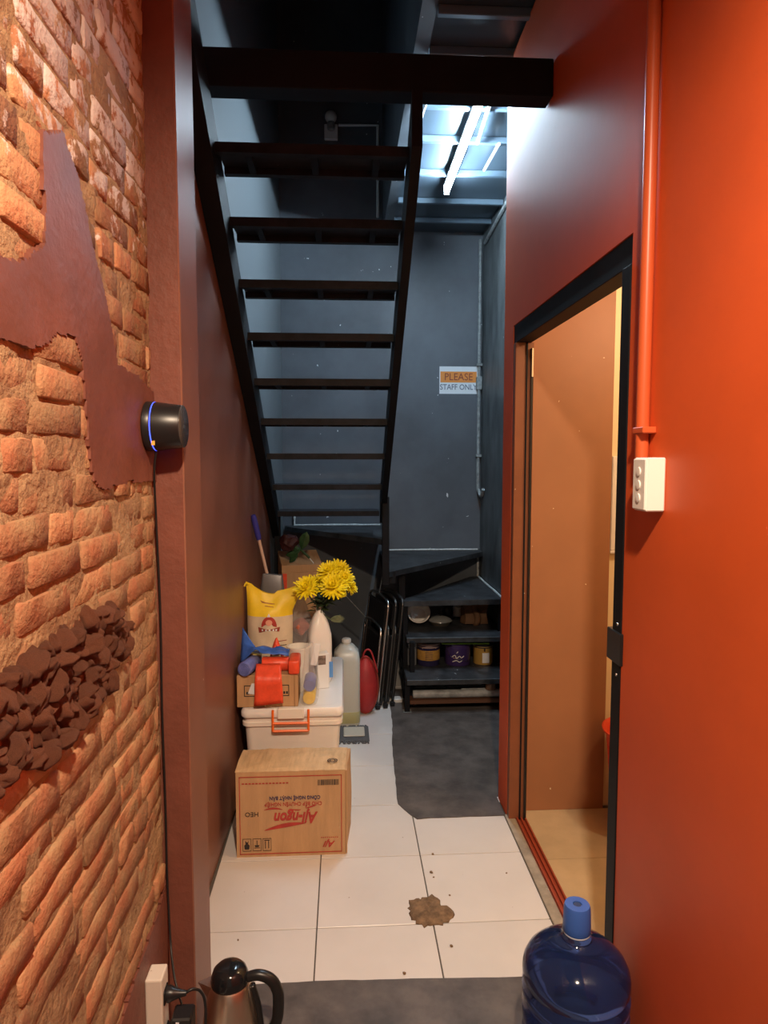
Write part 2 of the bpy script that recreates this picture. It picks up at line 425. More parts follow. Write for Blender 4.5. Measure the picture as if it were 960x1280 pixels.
for i, x in enumerate((.754, .772, .790)): dpart('track_rail', x, x+.007, 1.756, 2.86, .006, .016, track_m, .001)

# ---- side room
sfl_m = M('beige_tile', (.50, .39, .25), .45, var=.12, vscale=5, specks=(40, .80, (.2, .13, .07)))
swall_m = M('brown_room_paint', (.33, .145, .068), .5, var=.05, vscale=3, specks=(38, .775, (.75, .6, .42)))
cream_m = M('cream_paint', (.80, .66, .42), .5)
sfloor = tag(mk('floor_side_room', B(.80, 2.3, 1.2, 3.0, -.06, -.005), grout_m), 'beige tiled floor of the room behind the doorway', kind='structure')
for (x0, x1) in ((.80, 1.30), (1.30, 1.80), (1.80, 2.25)):
    for (y0, y1) in ((1.25, 1.57), (1.57, 2.06), (2.06, 2.56), (2.56, 2.94)):
        mk('tile', B(x0+.001, x1-.001, y0+.001, y1-.001, -.012, 0), sfl_m, sfloor)
tag(mk('wall_side_room', B(.80, 1.178, 2.94, 3.0, 0, 2.7), swall_m), 'brown wall facing the doorway inside the side room', kind='structure')
tag(mk('wall_side_room_cream', B(1.178, 2.3, 2.965, 3.0, 0, 2.7), cream_m), 'cream wall beyond the brown wall in the side room', kind='structure')
tag(mk('wall_side_room_right', B(2.25, 2.34, 1.2, 3.0, 0, 2.7), cream_m), 'cream end wall of the side room', kind='structure')
tag(mk('wall_side_room_near', B(.80, 2.3, 1.16, 1.24, 0, 2.7), cream_m), 'cream near wall of the side room', kind='structure')
tag(mk('ceiling_side_room', B(.80, 2.34, 1.16, 3.0, 2.7, 2.76), cream_m), 'pale ceiling of the side room', kind='structure')
bb_ = empty('white_board', (1.2195, 2.940, 1.19), 0, 'narrow white board fixed to the cream wall in the side room', 'board')
mk('panel', B(-.038, .05, 0, .025, 0, .42, bev=.004), white_m, bb_)
mk('bottom_rail', B(-.04, .052, -.004, .027, -.012, 0, bev=.002), white_m, bb_)

# ---- ceilings and upper void
ribpar = tag(mk('ceiling_rear', B(.36, 1.20, 2.50, 5.30, 3.32, 3.45), ceil_m), 'dark steel deck ceiling with ribs over the foot of the stairs', kind='structure')
for y in (2.72, 2.98, 3.289, 3.412, 3.764, 4.188, 4.637, 5.0):
    mk('rib', B(.365, 1.068, y-.014, y+.014, 3.285, 3.32, bev=.003), rib_m, ribpar)
tag(mk('wall_void', B(.30, .36, 2.45, 5.30, 3.30, 5.7), dark_m), 'dark side wall of the stair opening above the ceiling', kind='structure')
tag(mk('ceiling_void', B(-.68, .36, 2.3, 5.4, 5.7, 5.8), dark_m), 'dark ceiling high above the stairs', kind='structure')
tag(mk('ceiling', B(-.7, .80, -1.4, 2.28, 3.3, 3.36), M('hall_ceiling', (.35, .28, .24), .7)), 'ceiling over the near end of the passage', kind='structure')
tag(mk('wall_void_front', B(-.68, 1.20, 2.28, 2.36, 3.3, 5.8), dark_m), 'dark front wall of the stair opening', kind='structure')
tag(mk('trim_1', B(wlx(2.4)+.004, .718, 2.385, 2.47, 2.832, 2.955, bev=.003), black_m), 'black steel beam spanning the passage above the stairs', kind='structure')
# panel lines up in the void
for x in (-.12, .10): pass

# ================================================================== STAIRCASE
st_ = empty('staircase', (-.1, 4.6, 0), 0, 'black open-riser steel staircase turning at the slate back wall', 'staircase')
SO = Vector((-.1, 4.6, 0))
def sp(name, bm, mat, smooth=False):
    bmesh.ops.translate(bm, verts=bm.verts, vec=-SO); return mk(name, bm, mat, st_, smooth=smooth)
DZ = [(2.54, 2.667), (2.82, 2.513), (3.04, 2.334), (3.27, 2.156), (3.48, 1.974), (3.73, 1.794), (3.99, 1.611), (4.28, 1.423), (4.57, 1.236)]
def tread_frame(x0, x1, y0, y1, z):
    bm = bmesh.new()
    t = .034
    box(bm, x0, x1, y0, y1, z-.010, z)                       # plate
    for a, b, c, d in ((x0, x1, y0, y0+.03), (x0, x1, y1-.03, y1)):
        box(bm, a, b, c, d, z-t, z-.010)
    return bm
XL, XR = -.437, .232
for i, (d, z) in enumerate(DZ):
    t = sp('tread', tread_frame(XL, XR, d-.085, d+.125, z+.017), tread_m)
    # angle cleats under each step
    for x in (-.33, -.1, .12):
        b = bmesh.new(); box(b, x-.012, x+.012, d-.055, d+.095, z-.016, z+.0075); bmesh.ops.translate(b, verts=b.verts, vec=-SO)
        mk('cleat', b, black_m, t)
def line(d): return 1.236+.705*(4.57-d)
def stringer(x0, x1, ya, yb):
    bm = bmesh.new(); prism(bm, [(ya, line(ya)+.035), (yb, line(yb)+.035), (yb, line(yb)-.15), (ya, line(ya)-.15)], 'x', x0, x1); return bm
bm = bmesh.new()
ya, yb = 1.96, 4.60
vs = [bm.verts.new((x(y), y, line(y)+dz)) for y in (ya, yb) for x in (lambda y: wlx(y)+.002, lambda y: -.437) for dz in (-.15, .035)]
for f in ((0, 1, 3, 2), (4, 6, 7, 5), (0, 2, 6, 4), (1, 5, 7, 3), (0, 4, 5, 1), (2, 3, 7, 6)): bm.faces.new([vs[i] for i in f])
sp('stringer', bm, black_m)
sp('stringer', stringer(.232, .268, 2.36, 4.44), black_m)
sp('post', B(.238, .282, 4.24, 4.30, .80, 1.36, bev=.002), black_m)
sp('post', B(-.470, -.43, 4.58, 4.62, 0, 1.25, bev=.002), black_m)
# winder steps
def winder(pts, z, name='winder_tread'):
    bm = bmesh.new(); prism(bm, pts, 'z', z-.035, z); return sp(name, bm, worn_m)
winder([(-.455, 5.295), (.29, 5.295), (.245, 4.33), (.19, 4.42), (-.44, 5.20)], 1.08)
winder([(.31, 5.295), (1.065, 5.295), (1.065, 5.16), (.285, 4.27)], .88)
winder([(1.065, 5.295), (1.065, 4.42), (.362, 4.385), (.40, 4.47), (1.0, 5.295)], .665)
sp('winder_lip', B(.274, .325, 4.30, 5.285, .80, .878), black_m)
# straight foot steps
sp('foot_tread', B(.40, 1.065, 4.31, 4.99, .405, .44, bev=.003), worn_m)
sp('foot_tread', B(.385, 1.065, 4.13, 4.62, .185, .22, bev=.003), worn_m)
# seams of pale filler where the steps meet the walls
fill_m = M('pale_filler', (.62, .65, .64), .6, var=.2, vscale=60)
def filler(a, b, r):
    n = 10; pts = [Vector(a).lerp(Vector(b), i/n)+Vector(noise.noise_vector((i*1.7, a[0]*9, a[2]*5)))*.0025 for i in range(n+1)]
    bm = T(pts, r, 6, radii=[r*(.7+.6*abs(noise.noise((i*.9, a[2], 3)))) for i in range(n+1)]); sp('filler_seam', bm, fill_m)
filler((.31, 5.284, .884), (1.05, 5.284, .884), .009)
filler((-.39, 5.284, 1.084), (.28, 5.284, 1.084), .010)
filler((1.054, 5.284, .67), (1.054, 4.44, .67), .009)
filler((1.054, 5.284, .67), (1.054, 5.284, .88), .010)
filler((-.385, 5.284, 1.085), (-.385, 5.284, 1.20), .010)
# legs and braces of the foot steps
for (x, y, h) in ((.392, 4.18, .20), (.435, 4.30, .42), (.40, 4.42, .66)):
    sp('leg', B(x-.016, x+.016, y-.016, y+.016, 0, h, bev=.002), black_m)
    sp('foot_plate', B(x-.026, x+.026, y-.026, y+.026, 0, .005), greyc_m)
sp('leg', B(1.03, 1.062, 4.16, 4.19, 0, .20), black_m); sp('leg', B(1.03, 1.062, 4.45, 4.48, 0, .64), black_m)
sp('brace', B(.408, 1.03, 4.16, 4.25, .055, .078), M('brown_rail', (.12, .05, .025), .6))
sp('upright', B(.36, .40, 4.44, 4.48, .665, .85), black_m)

# ================================================================== LIGHT FITTING AND WALL FITTINGS
fl = empty('fluorescent_lamp', (.64, 3.72, 3.285), 0, 'lit white fluorescent tube on the dark ribbed ceiling', 'lamp')
mk('batten', B(-.020, .026, -.60, .60, -.022, 0, bev=.004), white_m, fl)
bm = bmesh.new(); tube(bm, [(0, -.585, -.045), (0, .585, -.045)], .0135, 14); mk('tube', bm, tubegl_m, fl, smooth=40)
for y in (-.60, .585): mk('end_cap', B(-.017, .017, y, y+.015, -.062, -.018, bev=.003), white_m, fl)
def trunk(name, pts, r, label, cat, mat, seg=8):
    c = Vector(pts[0]); o = mk(name, T([Vector(p)-c for p in pts], r, seg), mat, None, c, smooth=40); return tag(o, label, cat)
trunk('trunking', [(.694, 3.231, 3.275), (.719, 3.732, 3.275)], .010, 'short white cable trunking right beside the lit tube', 'trunking', conduit_m)
trunk('trunking', [(.835, 3.735, 3.275), (.825, 4.065, 3.275)], .009, 'short white cable trunking on the ceiling nearest the mottled wall', 'trunking', conduit_m)
trunk('cable', smooth_path([(.52, 3.20, 3.278), (.44, 3.22, 3.278), (.40, 3.30, 3.278), (.385, 3.573, 3.278)]), .008, 'white bent cable along the edge of the ribbed ceiling', 'cable', conduit_m)
rr_ = empty('corner_conduit', (1.045, 5.272, 1.33), 0, 'grey painted conduit running up the corner beside the paper sign', 'conduit')
mk('pipe', T(smooth_path([(.014, -.10, -.01), (.012, -.06, -.02), (.004, -.02, .02), (0, 0, .10), (0, 0, .8), (0, 0, 1.93)]), .013, 8), greyc_m, rr_, smooth=40)
for z in (.28, .98): mk('clip', B(-.018, .024, -.018, .026, z, z+.022, bev=.002), greyc_m, rr_)
mk('junction', B(-.020, .022, -.018, .024, .80, .90, bev=.004), greyc_m, rr_)
mk('mouth', T([(.015, -.10, -.01), (.018, -.135, .035)], .016, 8), greyc_m, rr_)
trunk('ceiling_conduit', [(1.057, 5.15, 3.20), (1.057, 4.5, 3.245), (1.057, 3.3, 3.255)], .014, 'grey conduit along the top of the mottled slate wall', 'conduit', greyc_m)
# lamp holder and trunking high on the back wall
lh = empty('lamp_holder', (-.085, 5.30, 4.04), 0, 'unlit bulb in a white holder high on the back wall', 'lamp')
mk('back_plate', B(-.05, .05, -.03, 0, -.075, .035, bev=.005), conduit_m, lh)
bm = LA([(0, -.01), (.025, -.01), (.03, .03), (.022, .05)], 16); mk('socket', bm, greyc_m, lh, (0, -.06, -.01))
bulb_m = M('frosted_bulb', (.62, .68, .66), .2)
bm = bmesh.new(); bmesh.ops.create_uvsphere(bm, u_segments=16, v_segments=12, radius=.045); mk('bulb', bm, bulb_m, lh, (0, -.06, .07), smooth=True)
trunk('wall_trunking', [(-.03, 5.29, 4.077), (.262, 5.29, 4.082), (.263, 5.29, 3.415)], .011, 'thin white trunking angled down the back wall from the bulb', 'trunking', conduit_m)

# paper sign
sg = empty('paper_sign', (.89, 5.3, 2.205), 0, 'white paper sign reading PLEASE STAFF ONLY on the slate wall', 'sign')
mk('sheet', B(-.149, .149, -.0012, 0, -.105, .105), paper_m, sg)
mk('band', B(-.142, .142, -.0020, -.0012, -.018, .066), orangep_m, sg)
text('lettering', 'PLEASE', .078, inkred_m, sg, (0, -.0026, .023), sx=.92)
text('lettering', 'STAFF ONLY', .060, inkgrey_m, sg, (0, -.0020, -.055), sx=.86, bold=.0006)

# pipe and switch box on the red wall
pp = empty('red_conduit', (.704, 1.578, 1.60), 0, 'red painted conduit running up from the switch box', 'pipe')
pipe_m = M('red_pipe_paint', (.55, .10, .03), .35)
mk('pipe', T([(0, 0, 0), (0, 0, .6), (0, .006, 1.70)], .0155, 12), pipe_m, pp, smooth=40)
mk('clamp', B(-.017, .016, -.040, .018, .058, .073, bev=.002), pipe_m, pp)
sb = empty('switch_box', (.72, 1.52, 1.48), 0, 'white three-rocker switch box on the red wall', 'switch')
mk('case', B(-.043, 0, -.034, .034, 0, .122, bev=.003), white_m, sb)
mk('face_plate', B(-.047, -.042, -.032, .032, .003, .119, bev=.002), white_m, sb)
for z in (.030, .060, .090):
    bm = LA([(0, .004), (.010, .003), (.0105, 0)], 14); o = mk('rocker', bm, white_m, sb, (-.0465, 0, z), (0, -math.pi/2, 0), smooth=40)

# smart speaker on the left wall
spk = empty('wall_speaker', (-.4745, 1.683, 1.677), 0, 'small black cone-shaped speaker with a blue light ring on the painted wall', 'speaker')
RX = (0, math.pi/2, 0)
bm = LA([(0, 0), (.056, 0), (.060, .004), (.060, .018), (.0585, .020)], 40); mk('base', bm, blackpl_m, spk, (0, 0, 0), RX, smooth=40)
led_m = M('blue_light', (.02, .03, .4), .3, emis=(.06, .10, 1.0), estr=2.5)
bm = LA([(.0582, .0205), (.0588, .0225)], 40); mk('light_ring', bm, led_m, spk, (0, 0, 0), RX)
bm = LA([(.0585, .023), (.0585, .026), (.051, .085), (.049, .088), (.0, .088)], 40); mk('body', bm, blackpl_m, spk, (0, 0, 0), RX, smooth=40)
bm = LA([(.0505, .0855), (.0515, .0865), (.0495, .0885)], 40); mk('rim', bm, M('dark_grey_rim', (.05, .05, .05), .25), spk, (0, 0, 0), RX, smooth=True)
mk('badge', B(.088, .0892, -.008, .008, -.004, .004), latch, spk)
mk('yellow_tag', B(.022, .030, -.046, -.0445, -.046, -.030), M('yellow_tag', (.75, .42, .08), .6), spk, (0, 0, 0), (0, 0, 0))
cb = smooth_path([(-.452, 1.675, 1.616), (-.462, 1.69, 1.56), (-.470, 1.725, 1.45), (-.470, 1.742, 1.2), (-.471, 1.738, .95), (-.470, 1.742, .7), (-.470, 1.741, .50), (-.455, 1.70, .36), (-.432, 1.64, .305), (-.400, 1.588, .262)], 8)
c0 = Vector(cb[0]); tag(mk('speaker_cable', T([p-c0 for p in cb], .0028, 6), blackpl_m, None, c0, smooth=True), 'thin black cable hanging down the brick wall from the speaker', 'cable')
# power strip with plugs
ps = empty('power_strip', (-.474, 1.565, .04), 0, 'white socket strip standing on end against the brick wall', 'power strip')
mk('case', B(0, .040, -.028, .028, -.04, .335, bev=.004, seg=2), M('old_white_plastic', (.66, .60, .52), .4, specks=(60, .74, (.2, .12, .08))), ps)
for z in (.08, .18, .278): mk('socket', B(.039, .0412, -.018, .018, z-.018, z+.018, bev=.003), blackpl_m, ps)
pg = empty('power_plug', (-.4325, 1.565, .318), 0, 'round black plug with cord in the top of the socket strip', 'plug')
bm = LA([(0, 0), (.017, 0), (.019, .008), (.014, .02), (.009, .034), (.006, .048), (0, .048)], 16); mk('body', bm, blackpl_m, pg, (0, 0, 0), RX, smooth=40)
cp = smooth_path([(.045, 0, 0), (.062, .006, .004), (.078, .02, -.015), (.086, .03, -.06), (.080, .03, -.16), (.05, .03, -.310)], 8)
mk('cord', T(cp, .0035, 8), blackpl_m, pg, smooth=True)
ad_ = empty('power_adapter', (-.4325, 1.57, .205), 0, 'square black charger with a white sticker in the socket strip', 'charger')
mk('neck', B(0, .016, -.012, .012, .008, .030, bev=.002), blackpl_m, ad_)
mk('body', B(.014, .062, -.024, .026, 0, .062, bev=.004), blackpl_m, ad_)
mk('sticker', B(.026, .034, -.0250, -.0238, .014, .055), paper_m, ad_)

# ================================================================== NEAR OBJECTS
# front and rear floor sheets
def sheet(name, poly, label, z=.0035):
    c = Vector((sum(p[0] for p in poly)/len(poly), sum(p[1] for p in poly)/len(poly), .0002))
    out = []
    for i, p in enumerate(poly):
        q = poly[(i+1) % len(poly)]; k = max(1, int(math.hypot(q[0]-p[0], q[1]-p[1])/.05))
        for s in range(k):
            t = s/k; x = lerp(p[0], q[0], t); y = lerp(p[1], q[1], t); v = noise.noise_vector((x*25, y*25, 2)); out.append((x+v.x*.004-c.x, y+v.y*.004-c.y))
    bm = bmesh.new(); prism(bm, out, 'z', 0, z)
    return tag(mk(name, bm, mat_m, None, c), label, 'floor mat')
sheet('floor_sheet', [(.30, 4.60), (.29, 4.3), (.285, 4.0), (.262, 3.698), (.241, 3.033), (.29, 2.93), (.319, 2.894), (.50, 2.90), (.713, 2.899), (.713, 3.072), (.74, 3.072), (1.05, 3.075), (1.05, 4.6)], 'dark vinyl sheet with a cut corner in front of the stair foot')
sheet('floor_sheet', [(-.395, 1.72), (-.30, 1.972), (-.10, 1.974), (.30, 1.962), (.69, 1.95), (.69, .1), (-.395, .1)], 'dark vinyl sheet under the kettle and the water bottle')
# dried mud
bm = bmesh.new()
cen = bm.verts.new((0, 0, .014)); rings = []
for k_, f in enumerate((.25, .5, .75, .93, 1)):
    rg = []
    for i in range(40):
        a = i/40*2*math.pi; R = (.068+.028*noise.noise((math.cos(a)*1.5, math.sin(a)*1.5, 4.2))+.016*noise.noise((math.cos(a)*5, math.sin(a)*5, 1)))
        h = (.0135+.010*noise.noise((math.cos(a)*f*4, math.sin(a)*f*4, 9)))*(1-f**4)
        if f == 1: h = 0
        rg.append(bm.verts.new((math.cos(a)*R*f*1.08, math.sin(a)*R*f*1.28, max(h, 0))))
    rings.append(rg)
for i in range(40): bm.faces.new((cen, rings[0][i], rings[0][(i+1) % 40]))
for a, b in zip(rings, rings[1:]):
    for i in range(40): bm.faces.new((a[i], b[i], b[(i+1) % 40], a[(i+1) % 40]))
bm.faces.new(rings[-1][::-1])
tag(mk('dried_mud', bm, M('dried_mud', (.20, .125, .07), .95, var=.35, vscale=40, bump=.8, bscale=90), None, (.288, 2.272, .0002), smooth=True), 'flat patch of dried brown mud on the white tiles', 'mud')
cr = random.Random(3)
for i, (x, y, r) in enumerate([(.352, 2.62, .006), (.33, 2.50, .007), (.335, 2.47, .004), (.38, 2.36, .004), (.345, 2.10, .006), (.62, 2.48, .004), (.18, 1.99, .006), (-.36, 2.17, .004)]):
    bm = bmesh.new(); bmesh.ops.create_icosphere(bm, subdivisions=1, radius=r); jit(bm, r*.5, 90, i)
    for v in bm.verts: v.co.z *= .6
    tag(mk('mud_crumb', bm, MATS['dried_mud'], None, (x, y, r*.5)), 'tiny crumb of dried mud on the white tiles', 'mud', 'mud crumbs on the tiles')

# kettle
kt = empty('electric_kettle', (-.312, 1.742, .0035), 0, 'stainless electric kettle with black lid and handle by the pillar', 'kettle')
kst_m = M('warm_stainless', (.74, .62, .50), .33, metal=1, var=.06, vscale=30, stretch=(1, 1, .05))
bm = LA([(0, 0), (.072, 0), (.076, .004), (.076, .016), (.070, .020), (0, .020)], 40); mk('base', bm, blackpl_m, kt, smooth=40)
bm = LA([(.072, .020), (.0765, .026), (.0765, .04), (.074, .08), (.067, .13), (.059, .17), (.054, .192), (.050, .198)], 48); mk('body', bm, kst_m, kt, smooth=40)
bm = LA([(.050, .196), (.0505, .205), (.049, .216), (.044, .230), (.034, .240), (.018, .246), (0, .248)], 40); ld = mk('lid', bm, blackgl_m, kt, smooth=True)
mk('lid_button', B(.062, .084, -.010, .010, .213, .221, bev=.003), M('grey_button', (.06, .06, .06), .3), kt)
hp = smooth_path([(.040, 0, .205), (.075, 0, .212), (.108, 0, .198), (.126, 0, .165), (.128, 0, .12), (.122, 0, .075), (.100, 0, .045), (.074, 0, .038)], 8)
mk('handle', T(hp, .0125, 12, radii=[.0125+.003*math.sin(i/len(hp)*math.pi) for i in range(len(hp))]), blackpl_m, kt, smooth=True)
hp2 = smooth_path([(.058, 0, .185), (.072, 0, .13), (.080, 0, .06)], 6)
mk('handle_bracket', T(hp2, .010, 8), blackpl_m, kt, smooth=True)
bm = bmesh.new()
for p in ((-.045, -.026, .15), (-.045, .026, .15), (-.045, .024, .200), (-.045, -.024, .200), (-.085, 0, .199), (-.075, 0, .18)): bm.verts.new(p)
bm.verts.ensure_lookup_table(); v = bm.verts
for f in ((0, 1, 5), (1, 2, 4, 5), (0, 5, 4, 3), (3, 4, 2), (0, 3, 2, 1)): bm.faces.new([v[i] for i in f])
mk('spout', bm, kst_m, kt)

# water bottle
wb = empty('water_bottle', (.574, 1.578, .0035), .4, 'large blue water dispenser bottle standing by the red wall', 'bottle')
wat_m = M('blue_polycarbonate', (.07, .13, .40), .08, trans=.9, ior=1.30, spec=.6)
pr = [(0, .012), (.08, .008), (.112, .0), (.126, .010), (.130, .03), (.130, .075), (.1255, .085), (.1255, .095), (.130, .105), (.130, .155), (.1255, .165), (.1255, .175), (.130, .185), (.131, .225), (.124, .235), (.124, .246), (.1315, .256), (.1315, .278), (.126, .286), (.126, .292), (.1315, .300), (.1315, .318), (.129, .332), (.120, .350), (.102, .368), (.078, .385), (.055, .398), (.040, .407), (.034, .416), (.0315, .43), (.0315, .455), (0, .455)]
mk('body', LA(pr, 56), wat_m, wb, smooth=True)
cap_m = M('blue_cap', (.045, .13, .48), .4)
bm = LA([(.0335, .424), (.0345, .426), (.0340, .445), (.0325, .485), (.030, .492), (.011, .4925), (.0105, .489), (0, .488)], 32); mk('cap', bm, cap_m, wb, smooth=40)
bm = LA([(0, .4885), (.0095, .489), (.0095, .491), (0, .491)], 16); mk('plug', bm, M('navy_plug', (.02, .04, .12), .5), wb)
bm = LA([(.0322, .418), (.0335, .420), (.0335, .423), (.0322, .4245)], 32); mk('neck_ring', bm, M('clear_ring', (.5, .55, .65), .2), wb, smooth=True)

# ================================================================== THINGS ALONG THE LEFT WALL
# big printed carton
cb_ = empty('printed_carton', (-.215, 2.76, 0), 0, 'large brown carton with red print set upside down on the tiles', 'carton')
fy = -.114
bm = bmesh.new()
nx, nyc, nzc = 16, 8, 10
def carton_pt(u, v, w):
    x = lerp(-.222, lerp(.215, .238, v), u); y = lerp(fy, .118, v); z = w*(.352-.012*v)
    bul = math.sin(math.pi*v)*math.sin(math.pi*w)
    if u > .99: x += .012*bul
    if u < .01: x += .004*bul
    if w > .99: z += .010*math.sin(math.pi*v)*math.sin(math.pi*u)+.006*noise.noise((x*30, y*8, 2))*math.sin(math.pi*v)
    if w > .99 and v < .01: z += .0035*noise.noise((x*22, 0, 7))
    if v > .01 and w > .3: y += .004*noise.noise((x*9, z*9, 4))
    return (x, y, z)
vv = {}
def gv(i, j, k):
    key = (i, j, k)
    if key not in vv: vv[key] = bm.verts.new(carton_pt(i/nx, j/nyc, k/nzc))
    return vv[key]
for i in range(nx):
    for j in range(nyc):
        bm.faces.new((gv(i, j, 0), gv(i, j+1, 0), gv(i+1, j+1, 0), gv(i+1, j, 0)))
        bm.faces.new((gv(i, j, nzc), gv(i+1, j, nzc), gv(i+1, j+1, nzc), gv(i, j+1, nzc)))
    for k in range(nzc):
        bm.faces.new((gv(i, 0, k), gv(i+1, 0, k), gv(i+1, 0, k+1), gv(i, 0, k+1)))
        bm.faces.new((gv(i, nyc, k), gv(i, nyc, k+1), gv(i+1, nyc, k+1), gv(i+1, nyc, k)))
for j in range(nyc):
    for k in range(nzc):
        bm.faces.new((gv(0, j, k), gv(0, j, k+1), gv(0, j+1, k+1), gv(0, j+1, k)))
        bm.faces.new((gv(nx, j, k), gv(nx, j+1, k), gv(nx, j+1, k+1), gv(nx, j, k+1)))
mk('body', bm, card_m, cb_)
def flap_pt(u, v):
    x = lerp(-.224, lerp(.213, .225, v), u); y = lerp(fy-.001, .119, v)
    z = .3535-.012*v+.0105*math.sin(math.pi*v)*(.6+.4*math.sin(math.pi*u))+.0045*abs(noise.noise((x*38, y*5, 2)))+.003*noise.noise((x*11, y*30, 4))
    if v < .02: z = .352+.003*noise.noise((x*22, 0, 7))
    return (x, y, z+.003)
mk('top_flap', grid_sheet(44, 12, flap_pt, .003), cardt_m, cb_)
mk('side_flap', B(.2165, .2215, fy-.002, fy+.055, .006, .352), card_m, cb_)
py_ = fy-.0022
def bar(x0, x1, z0, z1, mat, par=cb_, y=None, th=.0006, name='print_mark'):
    yy = py_ if y is None else y
    return mk(name, B(x0, x1, yy, yy+th, z0, z1), mat, par)
def frame(x0, x1, z0, z1, t, mat, par=cb_, y=None, name='print_border'):
    bm = bmesh.new(); yy = py_ if y is None else y
    for a in ((x0, x1, z0, z0+t), (x0, x1, z1-t, z1), (x0, x0+t, z0, z1), (x1-t, x1, z0, z1)): box(bm, a[0], a[1], yy, yy+.0006, a[2], a[3])
    return mk(name, bm, mat, par)
frame(-.209, .200, .012, .335, .0032, redink_m)
text('lettering', 'CÔNG NGHỆ NHẬT BẢN', .0205, navyink_m, cb_, (.012, py_, .2445), FACE_NY_UD, bold=.0006, sx=.86)
text('lettering', 'CHO BẾP CHUYÊN NGHIỆP', .0215, redink_m, cb_, (.006, py_, .2190), FACE_NY_UD, bold=.0003, sx=.86)
text('lettering', 'Aji-ngon', .064, redink_m, cb_, (.015, py_, .162), FACE_NY_UD, shear=.25, bold=.0022, sx=.78)
text('lettering', 'HEO', .027, ink_m, cb_, (-.160, py_, .180), FACE_NY_UD)
text('lettering', 'Aji', .036, redink_m, cb_, (.150, py_, .047), FACE_NY_UD, shear=.4, bold=.001)
def swoosh(pts, w0, name='print_swoosh', mat=redink_m):
    n = len(pts); L1 = []; L2 = []
    for i, (x, z) in enumerate(pts):
        ww = w0*math.sin(math.pi*(i+.35)/(n-.3)); L1.append((x, z+ww/2)); L2.append((x, z-ww/2))
    bm = bmesh.new(); prism(bm, L1+L2[::-1], 'y', py_, py_+.0006); mk(name, bm, mat, cb_)
swoosh([(-.110+i*.0165, .111+.026*(i/10)+.006*math.sin(i/10*3.14)) for i in range(11)], .017)
swoosh([(-.110+i*.012, .196+.006*math.sin(i/6*3.14)) for i in range(7)], .008)
swoosh([(.0+i*.012, .196-.004*math.sin(i/4*3.14)) for i in range(4)], .005)
swoosh([(.055+i*.011, .199+.003*i) for i in range(5)], .006)
for i in range(14): bar(-.198+i*.0135, -.189+i*.0135, .304, .309, redink_m)
for i in range(9): bar(.115+i*.008, .120+i*.008, .0725, .0755, redink_m)
bb1 = bmesh.new(); rb_ = random.Random(2); x = .104
while x < .190:
    ww = rb_.choice((.0016, .0026, .0036)); box(bb1, x, x+ww, py_, py_+.0006, .293, .316); x += ww+rb_.choice((.0016, .0024))
mk('bar_code', bb1, ink_m, cb_)
for i, x in enumerate((-.198, -.158, -.118)):
    frame(x, x+.034, .026, .078, .0016, ink_m, name='handling_mark')
    if i == 0:
        bm = bmesh.new(); prism(bm, [(x+.008, .034), (x+.026, .034), (x+.028, .05), (x+.021, .056), (x+.024, .07), (x+.018, .062), (x+.010, .07), (x+.012, .056), (x+.006, .05)], 'y', py_, py_+.0006); mk('print_mark', bm, ink_m, cb_)
    elif i == 1:
        bm = bmesh.new(); prism(bm, [(x+.006, .050), (x+.012, .043), (x+.022, .043), (x+.028, .050)], 'y', py_, py_+.0006); mk('print_mark', bm, ink_m, cb_)
        bar(x+.0155, x+.0185, .050, .070, ink_m); bar(x+.006, x+.028, .038, .040, ink_m)
    else:
        for q in (.009, .022): bar(x+q, x+q+.003, .036, .066, ink_m); 
        bar(x+.006, x+.028, .068, .071, ink_m)
# round mark on the top flap
bm = bmesh.new()
for r in (.019, .011): tube(bm, [(math.cos(a*.3142)*r, math.sin(a*.3142)*r*1.1, 0) for a in range(20)], .0022, 5, closed=True)
for v in bm.verts: v.co.z *= .25
mk('round_mark', bm, ink_m, cb_, (.162, -.055, .367), (-.05, 0, 0))

# storage tub
tb = empty('storage_tub', (-.24, 3.42, 0), 0, 'translucent white storage tub with orange clip behind the carton', 'storage tub')
def rrect(hx, hy, r, n=5):
    pts = []
    for cx, cy, a0 in ((hx-r, hy-r, 0), (-hx+r, hy-r, 90), (-hx+r, -hy+r, 180), (hx-r, -hy+r, 270)):
        for i in range(n+1):
            a = math.radians(a0+90*i/n); pts.append((cx+r*math.cos(a), cy+r*math.sin(a)))
    return pts
def loft(bm, secs):
    rings = [[bm.verts.new((x, y, z)) for x, y in rrect(hx, hy, r)] for hx, hy, r, z in secs]
    for a, b in zip(rings, rings[1:]):
        n = len(a)
        for i in range(n): bm.faces.new((a[i], a[(i+1) % n], b[(i+1) % n], b[i]))
    bm.faces.new(rings[0][::-1]); bm.faces.new(rings[-1])
bm = bmesh.new(); loft(bm, [(.195, .36, .03, 0), (.218, .385, .035, .385), (.228, .395, .035, .388), (.228, .395, .035, .405), (.222, .388, .035, .408), (.222, .388, .035, .43)]); mk('body', bm, tub_m, tb, smooth=35)
bm = bmesh.new(); loft(bm, [(.231, .400, .035, .430), (.233, .403, .035, .436), (.233, .403, .035, .455), (.226, .396, .035, .470), (.205, .37, .04, .472), (.200, .365, .04, .4712), (.19, .35, .04, .4715)]); mk('lid', bm, lid_m, tb, smooth=35)
bm = bmesh.new()
for z in (.363, .398, .452):
    pass
cl = mk('clip', B(-.066, .054, -.413, -.395, .425, .475, bev=.004), tub_m, tb)
bm = bmesh.new()
for z0 in (.372, .408):
    pts = [(-.086, -.412, z0+.04), (-.086, -.414, z0), (.074, -.414, z0), (.074, -.412, z0+.04)]
    tube(bm, pts[:2], .006, 6); tube(bm, pts[1:3], .006, 6); tube(bm, pts[2:], .006, 6)
